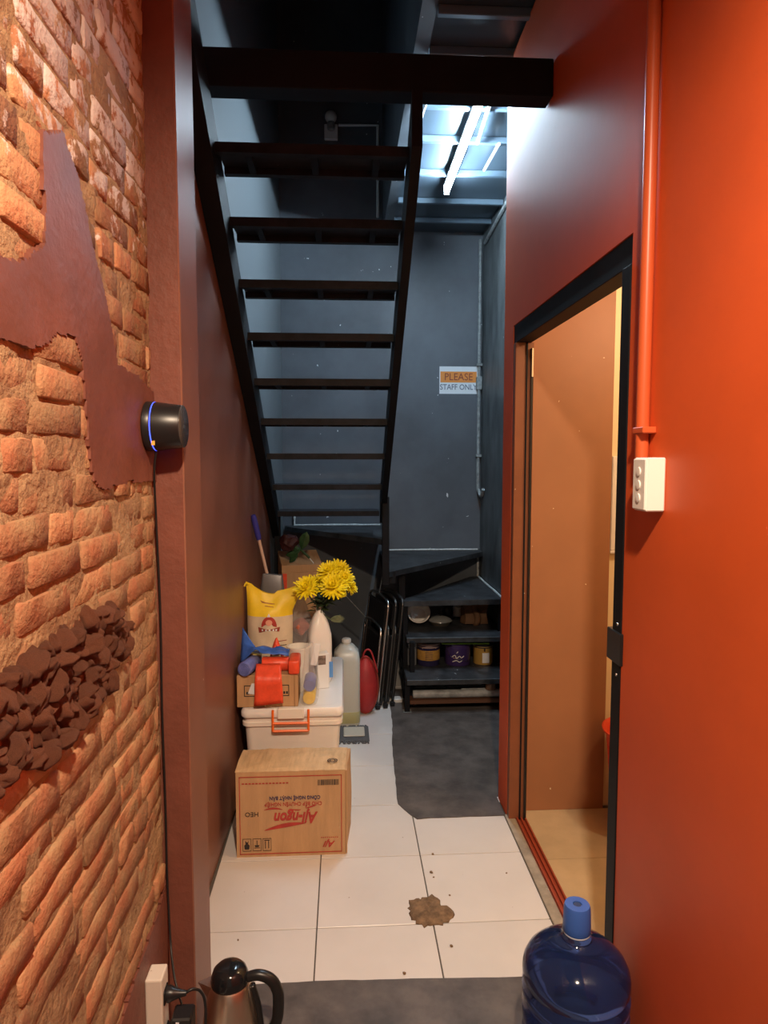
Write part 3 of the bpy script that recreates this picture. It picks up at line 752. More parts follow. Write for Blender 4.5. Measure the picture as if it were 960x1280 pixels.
tube(bm, [(-.086, -.411, .44), (-.086, -.409, .468)], .006, 6); tube(bm, [(.074, -.411, .44), (.074, -.409, .468)], .006, 6)
mk('clip_handle', bm, orange_m, tb, smooth=40)

LZ = .4725
# small carton on the tub
sc = empty('small_carton', (-.352, 3.125, LZ), 0, 'small brown carton with a black printed frame on the storage tub', 'carton')
mk('body', B(-.138, .138, -.085, .085, 0, .148, bev=.003), card_m, sc)
py2 = -.0857
frame(-.105, .098, .050, .102, .0035, ink_m, sc, py2)
for i, (a, b_) in enumerate([(-.095, -.082), (-.074, -.062), (.058, .066), (.072, .080), (.084, .092)]): bar(a, b_, .060, .072, ink_m, sc, py2)
bar(.120, .124, 0, .148, M('card_edge', (.30, .17, .08), .8), sc, -.0856, .0004, 'edge_fold')
bm = bmesh.new(); prism(bm, [(-.088, .065), (-.030, .055), (-.042, .110), (-.070, .112)], 'y', -.0872, -.0862); mk('paper_label', bm, paper_m, sc)
tape_m = M('clear_tape', (.72, .60, .45), .2)
mk('tape_end', T(smooth_path([(.0, -.087, .02), (-.012, -.095, .028), (-.006, -.098, .006), (.02, -.09, .004)]), .0025, 5), tape_m, sc)
# bin-bag rolls
blueb = M('blue_bin_bag', (.045, .13, .50), .38, var=.2, vscale=20, bump=.3, bscale=30)
redb = M('red_bin_bag', (.80, .085, .035), .38, var=.12, vscale=20, bump=.25, bscale=30)
purp = M('violet_bin_bag', (.13, .16, .45), .4, var=.2, vscale=30)
yelb = M('yellow_bin_bag', (.80, .55, .04), .4, var=.12, vscale=30)
def roll(name, loc, r, L, mat, axis_rz, label, tilt=0, group=None, parent=None):
    e = empty(name, loc, axis_rz, label, 'bin bag roll', group) if parent is None else None
    p = e or parent; o = (0, 0, 0) if e else loc
    bm = bmesh.new(); prof = [(0, -L/2+.004), (r*.25, -L/2), (r*.9, -L/2), (r, -L/2+.004), (r*1.01, 0), (r, L/2-.004), (r*.9, L/2), (0, L/2)]
    lathe(bm, prof, 22); jit(bm, r*.06, 30, loc[0]*50)
    mk('film', bm, mat, p, o, (math.pi/2, 0, 0), smooth=50)
    for yy in (-L/2-.0003,):
        sp_ = [(math.cos(a*.5)*r*(.12+.78*a/42), yy, math.sin(a*.5)*r*(.12+.78*a/42)) for a in range(42)]
        mk('end_spiral', T([Vector(q)+Vector(o) for q in sp_], r*.05, 4), mat, p)
    return p
CZ = LZ+.1485
roll('bag_roll', (-.437, 3.076, CZ+.0345), .033, .12, purp, -.25, 'dull blue bin bag roll end-on, on the small carton')
e = empty('bag_roll', (-.315, 3.105, CZ+.0325), 0, 'red bin bag roll lying along the small carton, under a blue sheet', 'bin bag roll')
bm = LA([(0, -.066), (.030, -.066), (.032, -.062), (.032, .052), (.030, .056), (0, .056)], 20); jit(bm, .003, 25, 4); mk('film', bm, redb, e, (0, 0, 0), RX, smooth=50)
bm = grid_sheet(10, 10, lambda u, v: (lerp(-.090, .02+.02*v, u)+.01*math.sin(v*2)-.012*v, -.036-.066*min(v*2.2, 1)+.004*noise.noise((u*4, v*4, 1)) if v < .45 else -.1075+.003*noise.noise((u*4, v*4, 3)), .012-.040*min(v*2.2, 1) if v < .45 else -.036-.125*(v-.45)/.55+.012*u*v), .0012)
mk('loose_end', bm, redb, e, smooth=True)
e = empty('bag_roll', (-.234, 3.10, CZ+.0365), .0, 'short red bin bag roll with crushed square end on the small carton', 'bin bag roll')
bm = B(-.024, .028, -.07, .07, -.036, .030, bev=.011, seg=2); jit(bm, .004, 24, 8); mk('film', bm, redb, e, smooth=50)
e = empty('blue_bag_sheet', (-.38, 3.12, CZ+.0655), 0, 'crumpled blue bin bag draped over the rolls on the small carton', 'bin bag')
def bl(u, v):
    x = lerp(-.075, .122, u); y = lerp(-.045, .045, v)
    tw = math.exp(-((u-.22)/.13)**2)
    z = .017+.012*math.sin(u*3.1)-.10*max(0, .12-v)**1.3*(1-tw)+.012*noise.noise((u*4, v*5, 1))+.012*tw
    y = y*(1-.55*tw)
    if u < .2: x -= .03*(.2-u)/.2; y += .052*(.2-u)/.2; z += (.2-u)/.2*(lerp(-.045, .095, v))
    return (x, y, z)
mk('film', grid_sheet(24, 10, bl, .0015), blueb, e, smooth=True)
tw_ = smooth_path([(-.01, .05, .03), (.02, .07, .04), (.06, .075, .055), (.08, .07, .03)], 4)
e = empty('red_bag_sheet', (-.335, 3.195, CZ-.001), 0, 'crumpled red bin bag bunched behind the blue one', 'bin bag')
mk('film', grid_sheet(14, 14, lambda u, v: (lerp(-.048, .06, u), lerp(-.026, .016, v), .115*math.exp(-((u-.55)/.25)**2)*(.7+.3*math.sin(v*3))+.02*noise.noise((u*6, v*6, 2))+.012), .002), redb, e, smooth=True)
e = empty('yellow_cloth', (-.435, 3.178, CZ+.0), 0, 'small folded yellow cloth between the blue bag and the rice sack', 'cloth')
mk('fold', grid_sheet(8, 8, lambda u, v: (lerp(-.045, .045, u), lerp(-.03, .03, v), .075+.022*v-.015*u+.006*noise.noise((u*4, v*4, 5))), .006), M('pale_yellow', (.75, .62, .18), .6), e, smooth=True)
mk('fold', B(-.04, .04, -.02, .03, 0, .075, bev=.01, seg=2), M('dusty_blue', (.22, .27, .42), .6), e, smooth=50)
# white bowl
bo = empty('white_bowl', (-.225, 3.272, LZ), 0, 'white plastic tub standing behind the small carton', 'bowl')
bm = LA([(0, 0), (.04, 0), (.043, .01), (.054, .205), (.058, .207), (.058, .217), (.052, .217), (.050, .208), (.038, .02), (0, .018)], 32); mk('cup', bm, white_m, bo, smooth=40)
# rolls in a clear bag
cbg = empty('bagged_rolls', (-.165, 3.115, LZ), 0, 'yellow and blue bin bag rolls in a clear bag on the tub lid', 'bin bag roll')
roll('yellow', (0, 0, .031), .029, .12, yelb, 0, '', parent=cbg)
roll('blue', (.002, .004, .088), .028, .12, purp, 0, '', parent=cbg)
clear_m = M('clear_film', (.86, .84, .86), .18, alpha=.16, spec=.7)
bm = bmesh.new(); loft(bm, [(.036, .066, .02, .0), (.040, .070, .02, .06), (.037, .068, .02, .125), (.028, .05, .015, .17), (.022, .03, .012, .24), (.012, .016, .006, .275)])
jit(bm, .007, 22, 3); mk('wrapper', bm, clear_m, cbg, smooth=50)
mk('paper_tab', B(-.03, .0, .02, .026, .16, .265, bev=.002), paper_m, cbg, rot=(0, .2, 0))
# white carton/cup with black front
ck = empty('drink_carton', (-.112, 3.30, LZ), .25, 'small white carton with a dark printed front beside the white bottle', 'carton')
mk('body', B(-.030, .030, -.025, .025, 0, .175, bev=.003), paper_m, ck)
mk('print', B(-.026, .012, -.0262, -.025, .12, .165), M('faded_print', (.22, .17, .15), .6, var=.5, vscale=50), ck)
# flower bottle
fb = empty('flower_bottle', (-.128, 3.40, LZ), .2, 'white plastic bottle used as a vase for yellow flowers', 'bottle')
milk_m = M('milky_plastic', (.86, .84, .83), .3, sss=.3)
bm = bmesh.new(); loft(bm, [(.048, .048, .02, 0), (.056, .056, .024, .02), (.057, .057, .024, .20), (.056, .056, .03, .245), (.044, .044, .03, .30), (.026, .026, .024, .345), (.018, .018, .017, .355), (.018, .018, .017, .385)]); mk('body', bm, milk_m, fb, smooth=50)
mk('label_band', B(.0, .0575, -.0578, -.055, .03, .11), M('blue_label', (.12, .32, .75), .5), fb)
e = fb
yel_m = M('yellow_petals', (.95, .76, .012), .55, var=.12, vscale=60)
leaf_m = M('dark_leaf', (.035, .055, .02), .5, var=.4, vscale=30, rnd=.3)
stem_m = M('stem_green', (.06, .085, .03), .5)
fr = random.Random(21)
heads = [(-0.187, 3.291, 0.973, 0.068), (-0.145, 3.488, 0.951, 0.06), (-0.084, 3.371, 1.038, 0.061), (-0.027, 3.556, 1.016, 0.066), (-0.055, 3.263, 0.983, 0.076), (0.0, 3.421, 0.991, 0.055), (0.035, 3.484, 0.935, 0.041), (-0.014, 3.331, 0.934, 0.026)]
def petal_head(r, seed, up):
    bm = bmesh.new(); q = random.Random(seed)
    for layer, (n, tilt, ln) in enumerate(((22, -12, 1.0), (20, 12, .95), (16, 35, .8), (12, 58, .6), (6, 78, .4))):
        for i in range(n):
            a = (i+.5*(layer % 2)+q.uniform(-.2, .2))/n*2*math.pi; el = math.radians(tilt+q.uniform(-9, 9)); L = r*ln*q.uniform(.88, 1.08); wd = r*.10
            d = Vector((math.cos(a)*math.cos(el), math.sin(a)*math.cos(el), math.sin(el))); s = Vector((-math.sin(a), math.cos(a), 0)); nrm = d.cross(s)
            p0 = d*r*.1; p1 = d*L*.6-nrm*r*.05; p2 = d*L+nrm*r*.02
            vs = [bm.verts.new(p) for p in (p0-s*wd*.5, p0+s*wd*.5, p1+s*wd, p2+s*wd*.4, p2-s*wd*.4, p1-s*wd)]
            bm.faces.new((vs[0], vs[1], vs[2], vs[5])); bm.faces.new((vs[5], vs[2], vs[3], vs[4]))
    for v in bm.verts: v.co = Matrix.Rotation(up[1], 3, 'Z') @ Matrix.Rotation(up[0], 3, 'X') @ v.co
    return bm
for i, (x, y, z, r) in enumerate(heads):
    f = empty('chrysanthemum', (-.128, 3.40, LZ+.36), 0, ['yellow chrysanthemum touching the yellow corner of the rice sack', 'smaller yellow chrysanthemum just above the one by the rice sack', 'yellow chrysanthemum at the top of the bunch, sack side', 'yellow chrysanthemum highest in the bunch, stair side', 'big full yellow chrysanthemum in the middle of the bunch', 'yellow chrysanthemum half behind the big middle bloom', 'flat yellow chrysanthemum leaning out toward the folding chairs', 'yellow half-open bud below the bloom that leans out'][i], 'flower', 'yellow flowers in the white bottle')
    hx, hy, hz = x+.128, y-3.40, z-LZ-.36
    me_o = mk('bloom', petal_head(r, i, (.75 if i != 6 else 1.2, fr.uniform(-.5, .5) if i != 6 else 1.0)), yel_m, f, (hx, hy, hz))
    bm = T(smooth_path([(fr.uniform(-.008, .008), fr.uniform(-.008, .008), -.10), (hx*.2, hy*.2, .03), (hx*.7, hy*.7, hz*.6), (hx, hy, hz-.005)], 5), .0028, 6); mk('stem', bm, stem_m, f, smooth=True)
    for k in range(11):
        t = fr.uniform(-.15, .95); a = fr.uniform(0, 6.28); L = fr.uniform(.04, .085)
        base = Vector((hx*.7*t, hy*.7*t, lerp(.01, hz*.75, t))); d = Vector((math.cos(a), math.sin(a)*.7, fr.uniform(-.1, .9))).normalized(); s = d.cross(Vector((0, 0, 1))).normalized()*L*.20
        bm = bmesh.new(); vs = [bm.verts.new(p) for p in (base, base+d*L*.45+s, base+d*L+Vector((0, 0, -.008)), base+d*L*.45-s, base+d*L*.5+Vector((0, 0, .004)))]
        for q in ((0, 1, 4), (1, 2, 4), (2, 3, 4), (3, 0, 4)): bm.faces.new([vs[w_] for w_ in q])
        mk('leaf', bm, leaf_m, f)
spr = empty('leaf_sprig', (-.09, 3.37, LZ+.30), 0, 'pale green leafy sprig drooping beside the white bottle', 'leaves')
for k in range(9):
    a = -.5+k*.13; L = .085-.004*abs(k-4); base = Vector((.0, 0, .02)); d = Vector((math.cos(a*.9), -.2, math.sin(a)*.5+.1)).normalized(); s = Vector((0, .2, 1)).cross(d).normalized()*.006; s2 = Vector((-d.z, 0, d.x))*.006
    bm = bmesh.new(); vs = [bm.verts.new(p) for p in (base+d*.02, base+d*L*.6+s2, base+d*L*1.15, base+d*L*.6-s2, base+d*L*.6+Vector((0, -.004, 0)))]
    for q in ((0, 1, 4), (1, 2, 4), (2, 3, 4), (3, 0, 4)): bm.faces.new([vs[w_] for w_ in q])
    mk('leaf', bm, MATS.get('pale_leaf') or M('pale_leaf', (.15, .18, .10), .5), spr)
mk('stem', T(smooth_path([(-.035, .03, .07), (-.01, .015, .04), (.02, -.004, .022)]), .0025, 5), stem_m, spr)

# rice sack
rs = empty('rice_sack', (-.372, 3.372, LZ), 0, 'yellow and cream rice sack with a red crest, its corner pulled out', 'sack')
def sack(u, v, back=False):
    z = v*.50
    w0 = lerp(.100, .112, math.sin(v*2.4)); x = lerp(-w0, w0, u)
    d = .060*math.sin(math.pi*min(1, u*1.0))**.6*(math.sin(math.pi*min(1, v*.86+.06))**.7)
    d *= (1-.75*max(0, (v-.72)/.28))
    if v > .75:
        t = (v-.75)/.25
        if u > .62: x += .035*t*(u-.62)/.38*2.0; z += .012*t
        if u < .15: x -= .010*t*t*(.15-u)/.15; z += .018*t*(.15-u)/.15
        z += -.045*t*math.sin(math.pi*min(1, max(0, (u-.1)/.9)))*(1 if .1 < u < 1 else 0)
    n = .006*noise.noise((u*5, v*7, 1+3*back))
    return (x, (d+.006 if back else -d)+n, z)
sack_m = M('cream_sack', (.74, .62, .46), .5, var=.08, vscale=12, bump=.25, bscale=14)
sacky_m = M('yellow_sack', (.92, .66, .03), .45, var=.06, vscale=12, bump=.2, bscale=14)
def sack_part(v0, v1):
    bm = bmesh.new(); nu, nv = 20, max(4, int(24*(v1-v0)))
    for bk in (False, True):
        G = [[bm.verts.new(sack(i/nu, lerp(v0, v1, j/nv), bk)) for j in range(nv+1)] for i in range(nu+1)]
        for i in range(nu):
            for j in range(nv): bm.faces.new((G[i][j], G[i+1][j], G[i+1][j+1], G[i][j+1]))
    bmesh.ops.remove_doubles(bm, verts=bm.verts, dist=.0008); return bm
# the yellow area rises on both sides of the cream middle
mk('cream_body', sack_part(0, .70), sack_m, rs, smooth=True)
mk('yellow_top', sack_part(.70, 1), sacky_m, rs, smooth=True)
def on_sack(u, v, off=.0015):
    p = sack(u, v); return Vector((p[0], p[1]-off, p[2]))
def decal(pts, mat, name='print_mark', off=.002):
    # thin printed patch following the sack (u,v outline)
    bm = bmesh.new(); c = (sum(p[0] for p in pts)/len(pts), sum(p[1] for p in pts)/len(pts))
    cv = bm.verts.new(on_sack(*c, off)); ring = []; 
    R1 = [bm.verts.new(on_sack(lerp(c[0], p[0], .5), lerp(c[1], p[1], .5), off)) for p in pts]; R2 = [bm.verts.new(on_sack(p[0], p[1], off)) for p in pts]; n = len(pts)
    for i in range(n):
        j = (i+1) % n; bm.faces.new((cv, R1[i], R1[j])); bm.faces.new((R1[i], R2[i], R2[j], R1[j]))
    mk(name, bm, mat, rs)
crest = [(.5+.17*math.cos(a)*1, .60+.10*math.sin(a)*1.05) for a in [math.pi*i/12 for i in range(13)]]
decal(crest, redink_m, 'crest')
decal([(.28, .545), (.72, .555), (.74, .60), (.70, .585), (.5, .575), (.30, .58), (.26, .60)], inkred_m, 'crest_banner', .003)
decal([(.5+.075*math.cos(a), .645+.03*math.sin(a)) for a in [2*math.pi*i/10 for i in range(10)]], M('crest_pink', (.75, .35, .25), .6), 'crest_centre', .0035)
for u0 in (.34, .42, .50, .58, .64): decal([(u0, .562), (u0+.035, .563), (u0+.035, .582), (u0, .58)], paper_m, 'crest_stroke', .0045)
decal([(.46, .70), (.54, .70), (.52, .72), (.50, .735), (.48, .72)], paper_m, 'crest_crown', .003)
for (a, b_, v_) in ((.32, .62, .86), (.40, .60, .82), (.30, .42, .875)): decal([(a, v_), (b_, v_-.01), (b_, v_), (a, v_+.01)], M('brown_ink%d' % int(v_*1000), (.45, .20, .05), .6), 'print_line')
for i in range(7): decal([(.62, .18+i*.045), (.88, .185+i*.045), (.88, .192+i*.045), (.62, .187+i*.045)], ink_m if i % 2 else inkred_m, 'print_line')
for i in range(6): decal([(.14, .22+i*.03), (.46, .215+i*.03), (.46, .221+i*.03), (.14, .226+i*.03)], inkgrey_m, 'print_line', .0015)
mk('tie_string', T(smooth_path([(-.105, 0, .503), (-.116, -.018, .512), (-.118, -.040, .503)]), .0045, 5), sacky_m, rs)
# silvery bag behind the sack
e = empty('silver_bag', (-.375, 3.49, LZ), 0, 'crumpled silver grey bag showing behind the rice sack', 'bag')
bm = bmesh.new(); loft(bm, [(.07, .03, .02, 0), (.08, .035, .02, .3), (.06, .025, .015, .47), (.05, .010, .008, .535)]); jit(bm, .014, 20, 6); mk('film', bm, M('silver_film', (.16, .16, .17), .35, metal=.3), e, smooth=50)
# clear bag with orange things
e = empty('clear_bag', (-.228, 3.52, LZ), 0, 'clear plastic bag with something orange inside, beside the rice sack', 'bag')
bm = bmesh.new(); loft(bm, [(.05, .045, .03, 0), (.058, .05, .03, .16), (.05, .04, .03, .30), (.015, .012, .01, .42)]); jit(bm, .015, 18, 2); mk('film', bm, M('clear_bag_film', (.55, .52, .52), .15, alpha=.35, spec=.8), e, smooth=50)
bm = bmesh.new(); bmesh.ops.create_icosphere(bm, subdivisions=3, radius=.042); jit(bm, .02, 20, 3); mk('content', bm, M('salmon', (.72, .22, .13), .5), e, (0, -.005, .25))
bm = bmesh.new(); bmesh.ops.create_icosphere(bm, subdivisions=3, radius=.045); jit(bm, .02, 20, 7); mk('content', bm, M('mauve', (.18, .14, .2), .5), e, (.0, 0, .10))

# broom handle
br = empty('broom', (-.25, 3.935, 0), 0, 'broom handle with a blue grip leaning on the brown wall', 'broom')
a, b_ = Vector((0, 0, .02)), Vector((-.233, -.30, 1.30))
mk('pole', T([a, a.lerp(b_, .90)], .0085, 10), M('pink_pole', (.72, .50, .40), .35), br, smooth=40)
mk('grip', T([a.lerp(b_, .895), a.lerp(b_, .91), a.lerp(b_, .985), a.lerp(b_, 1)], .0145, 12, radii=[.0125, .0155, .0155, .012]), M('blue_grip', (.045, .045, .32), .4), br, smooth=40)
bm = B(-.10, .10, -.02, .02, 0, .10, bev=.01); mk('brush', bm, blackpl_m, br)
# carton behind
kc = empty('tall_carton', (-.285, 4.31, 0), .18, 'tall brown carton with red tape behind the flowers', 'carton')
mk('body', B(-.125, .125, -.14, .14, 0, .90, bev=.004), card_m, kc)
bm = bmesh.new(); prism(bm, [(-.14, .90), (-.14, .945), (.14, 1.0), (.14, .90)], 'x', -.125, .125); mk('raised_flaps', bm, card_m, kc)
mk('red_tape', B(-.123, -.095, -.1425, -.1395, .78, .895), redb, kc)
# artificial rose on the carton
ro = empty('artificial_rose', (-.265, 4.19, .935), 0, 'dark red artificial rose with green leaves lying on the tall carton', 'flower')
bm = bmesh.new(); bmesh.ops.create_icosphere(bm, subdivisions=3, radius=.055); jit(bm, .03, 22, 9); mk('bloom', bm, M('dark_rose', (.035, .004, .005), .6), ro, (-.075, 0, .15))
gl = M('rose_leaf', (.015, .06, .015), .45, var=.3, vscale=30)
def leafm(base, d, L, W, par, mat):
    base = Vector(base); d = Vector(d).normalized(); s = d.cross(Vector((0, -1, .2))).normalized()
    bm = bmesh.new(); prof = [(0, 0), (.25, .7), (.55, 1), (.8, .7), (1, 0)]
    Lf = [bm.verts.new(base+d*L*t+s*W*w_) for t, w_ in prof]; Rt = [bm.verts.new(base+d*L*t-s*W*w_) for t, w_ in prof[1:-1]]; C_ = [bm.verts.new(base+d*L*t+Vector((0, -.006, 0))) for t, _ in prof[1:-1]]
    for i in range(3):
        pl = Lf[i]; 
    bm.faces.new((Lf[0], Lf[1], C_[0])); bm.faces.new((Lf[0], C_[0], Rt[0]))
    for i in range(2): bm.faces.new((Lf[i+1], Lf[i+2], C_[i+1], C_[i])); bm.faces.new((C_[i], C_[i+1], Rt[i+1], Rt[i]))
    bm.faces.new((Lf[3], Lf[4], C_[2])); bm.faces.new((C_[2], Lf[4], Rt[2]))
    mk('leaf', bm, mat, par)
for base, d, L, W in (((.0, 0, .10), (.3, 0, 1), .12, .032), ((-.01, 0, .09), (-1, 0, -.25), .09, .02), ((-.0, 0, .10), (-1, 0, .35), .07, .018), ((-.02, 0, .08), (-.9, 0, -.9), .08, .018)): leafm(base, d, L, W, ro, gl)
mk('stalk', T([(-.075, 0, .12), (-.03, 0, .09), (0, 0, .1)], .004, 6), gl, ro); mk('stem', T([(.0, 0, .10), (.05, .0, .05)], .0075, 8), gl, ro); mk('wire', T([(.05, 0, .05), (.075, 0, .018)], .003, 6), conduit_m, ro)

# jerrycans and red bag
def jerry(name, loc, rz, sx, H, label, liquid):
    e = empty(name, loc, rz, label, 'jerrycan', 'clear jerrycans behind the tub')
    bm = bmesh.new(); loft(bm, [(sx*.92, sx*.92, .03, 0), (sx, sx, .035, .015), (sx, sx, .035, H*.76), (sx*.9, sx*.9, .035, H*.86), (sx*.5, sx*.5, .03, H*.94), (.024, .024, .022, H*.95), (.024, .024, .022, H*.965)]); mk('body', bm, M('cloudy_plastic_'+name+str(round(sx*1000)), (.66, .66, .60), .3, sss=.3), e, smooth=50)
    bm = LA([(0, H*.965), (.028, H*.965), (.028, H), (.024, H*1.01), (0, H*1.01)], 18); mk('cap', bm, white_m, e, smooth=40)
    if liquid: bm = bmesh.new(); loft(bm, [(sx*.93, sx*.93, .03, .002), (sx*1.006, sx*1.006, .036, .017), (sx*1.006, sx*1.006, .036, .085)]); mk('liquid', bm, M('yellowish_liquid', (.52, .50, .26), .3), e, smooth=50)
    return e
jerry('jerrycan', (.010, 4.045, 0), .0, .080, .51, 'cloudy jerrycan with a little yellowish liquid beside the tub', True)
jerry('jerrycan', (-.135, 4.07, .0), .0, .060, .51, 'cloudy jerrycan standing behind the storage tub lid', False)
rg = empty('red_bag', (.128, 4.175, 0), 0, 'round red bag standing between the jerrycan and the folding chairs', 'bag')
bm = bmesh.new(); bmesh.ops.create_uvsphere(bm, u_segments=28, v_segments=18, radius=1)
for v in bm.verts:
    z = v.co.z; f = 1.0 if z < 0 else 1-.18*z
    v.co = Vector((v.co.x*.080*f, v.co.y*.072*f, .185+z*.185))
bm2 = bm; mk('body', bm2, M('red_fabric', (.42, .03, .03), .5, var=.12, vscale=9, bump=.2, bscale=20), rg, smooth=True)
mk('handle', T(smooth_path([(-.02, -.02, .355), (0, -.03, .41), (.035, -.03, .40), (.075, -.03, .27)], 5), .006, 6), MATS['red_fabric'], rg, smooth=True)
mk('piping', T([(math.cos(a)*.0805, -.02+.0*a, .185+math.sin(a)*.180) for a in [2*math.pi*i/24 for i in range(24)]], .004, 5, closed=True), inkred_m, rg)

# scrub pad on the floor
pd = empty('mop_head', (.052, 3.835, .0), 0, 'flat mop head with grey fringe and pale pad on the tiles', 'mop')
mk('backing', B(-.085, .085, -.105, .105, 0, .012, bev=.004), M('grey_fringe', (.10, .10, .105), .9, bump=.8, bscale=90), pd)
mk('pad', B(-.062, .060, -.055, .075, .012, .020, bev=.004), M('pale_pad', (.52, .48, .40), .8, bump=.5, bscale=80), pd)
fg = random.Random(4)
for i in range(26):
    s_ = i/26; side = i % 2
    x = lerp(-.085, .085, s_); y = -.105 if side else .105
    bm = T([(x, y, .006), (x+fg.uniform(-.006, .006), y+(-.012 if side else .012), .008), (x+fg.uniform(-.01, .01), y+(-.022 if side else .022), .002)], .0045, 5); mk('fringe', bm, MATS['grey_fringe'], pd)

# folding chairs
chr_m = M('chrome_tube', (.62, .58, .54), .25, metal=1)
dkt_m = M('dark_tube', (.10, .095, .09), .3, metal=.8)
vin_m = M('black_vinyl', (.012, .011, .011), .4)
def chair(loc, lean, rz, frm, label):
    e = empty('folding_chair', loc, rz, label, 'chair', 'folded chairs leaning by the stair foot')
    # local: width along Y, height along Z, leaning toward +X
    R_ = Matrix.Rotation(lean, 3, 'Y')
    def part(name, bm, mat, sm=False):
        for v in bm.verts: v.co = R_ @ v.co
        mk(name, bm, mat, e, smooth=sm)
    def U(w, h, x, r=.05):
        return smooth_path([(x, -w, .02), (x, -w, h-.10), (x, -w, h-r), (x, -w+r*.35, h-r*.3), (x, -w+r*1.2, h), (x, 0, h+.01), (x, w-r*1.2, h), (x, w-r*.35, h-r*.3), (x, w, h-r), (x, w, h-.10), (x, w, .02)], 4)
    part('back_frame', T(U(.20, .70, 0), .0095, 8), frm, True)
    part('leg_frame', T(U(.175, .52, -.022), .0095, 8), frm, True)
    part('backrest', B(-.010, .010, -.18, .18, .50, .67, bev=.008), vin_m)
    part('seat', B(-.012, .022, -.165, .165, .08, .46, bev=.012), vin_m)
    part('crossbar', T([(0, -.20, .06), (0, .20, .06)], .008, 6), frm)
    for y in (-.20, .20): part('foot_cap', B(-.014, .014, y-.014, y+.014, .0, .03, bev=.003), blackpl_m)
chair((.155, 4.42, .004), .11, .26, chr_m, 'folded chair with bright chrome tubes next to the red bag')
chair((.205, 4.44, .004), .11, .26, dkt_m, 'folded chair with dull dark tubes in the middle of the leaning chairs')
chair((.252, 4.47, .004), .11, .26, dkt_m, 'folded chair with dull dark tubes nearest the stair leg')
wh = empty('white_offcut', (.305, 4.36, .0035), .1, 'small white offcut of board on the floor under the chairs', 'board'); mk('slab', B(-.05, .065, -.035, .03, 0, .022, bev=.002), M('dusty_white', (.6, .56, .52), .7, var=.2, vscale=30), wh)
wr = trunk('wire_rod', [(-.150, 4.33, .893), (.146, 4.592, .512)], .003, 'thin wire stretched from the tall carton to the chrome chair', 'wire', greyc_m)
trunk('cord', [(.243, 4.243, .875), (.228, 4.43, .714)], .003, 'thin cord hanging from the stair post to the chairs', 'cord', greyc_m)

# ================================================================== THINGS ON THE STAIR FOOT
def can(x, r, h, bodym, lidm, label, bandm=None, band2=None, y=4.475):
    e = empty('paint_can', (x, y, .2205), 0, label, 'paint can', 'paint cans on the lowest step')
    mk('body', LA([(0, 0), (r*.97, 0), (r, .004), (r, h*.84), (r*1.015, h*.85), (r*1.015, h*.88), (0, h*.88)], 28), bodym, e, smooth=40)
    mk('lid', LA([(0, h*.88), (r*1.03, h*.88), (r*1.03, h*.97), (r*.95, h), (r*.9, h*.985), (0, h*.985)], 28), lidm, e, smooth=40)
    if bandm: mk('label_band', LA([(r*1.006, h*.25), (r*1.008, h*.26), (r*1.008, h*.68), (r*1.006, h*.69)], 28), bandm, e, smooth=40)
    mk('rim', LA([(r*1.01, h*.80), (r*1.025, h*.81), (r*1.025, h*.84), (r*1.01, h*.85)], 28), lidm, e, smooth=40)
    return e
nav = M('navy_can', (.03, .025, .08), .35); ocr = M('ochre_label', (.50, .27, .06), .45, var=.2, vscale=30); gry = M('grey_can', (.28, .29, .30), .35)
pur = M('purple_can', (.055, .03, .13), .3); plid = M('dusty_pink_lid', (.42, .30, .26), .5); yc = M('yellow_can', (.50, .30, .07), .5)
c1 = can(.562, .076, .152, nav, plid, 'navy paint can with an ochre label and dusty pink lid', ocr)
for q in range(4): mk('label_line', B(-.03, .02, -.0775, -.0765, .05+q*.014, .053+q*.014), nav, c1)
for q in range(5): mk('dot', B(-.05+q*.022, -.045+q*.022, -.066, -.060, .118, .123), plid, c1)
c2 = can(.760, .085, .150, pur, pur, 'deep purple paint can with a white handwritten scrawl')
for pts in ([(-.05, 0, .06), (-.03, 0, .075), (-.02, 0, .055), (0, 0, .07), (.012, 0, .058), (.03, 0, .07)], [(-.045, 0, .03), (-.02, 0, .04), (.0, 0, .03), (.02, 0, .042)], [(-.02, 0, .09), (-.01, 0, .10)]):
    mk('scrawl', T([(p[0], -math.sqrt(.0865**2-p[0]**2), p[2]) for p in smooth_path(pts, 4)], .003, 5), white_m, c2)
mk('wire_handle', T(smooth_path([(-.084, -.01, .12), (-.06, -.075, .07), (.0, -.098, .05), (.06, -.075, .04), (.084, -.01, .12)], 5), .0018, 5), chr_m, c2)
c3 = can(.935, .066, .140, yc, M('black_lid', (.03, .03, .03), .5), 'dull yellow can with a white label at the end of the step')
mk('paper_label', B(-.018, .028, -.0672, -.060, .015, .082), paper_m, c3); mk('label_mark', B(-.008, .002, -.0675, -.066, .092, .112), ink_m, c3)
c4 = can(.448, .032, .150, gry, paper_m, 'slim grey tin with a white lid at the left end of the cans'.replace('at the left end of the cans', 'between the stair leg and the navy can'), y=4.46)
tag(mk('green_stick', B(-.16, .16, -.010, .010, -.004, .004, bev=.002), M('lime_plastic', (.30, .55, .05), .5), None, (.80, 4.392, .3755), (0, .02, .04)), 'lime green strip lying across the paint cans', 'strip')
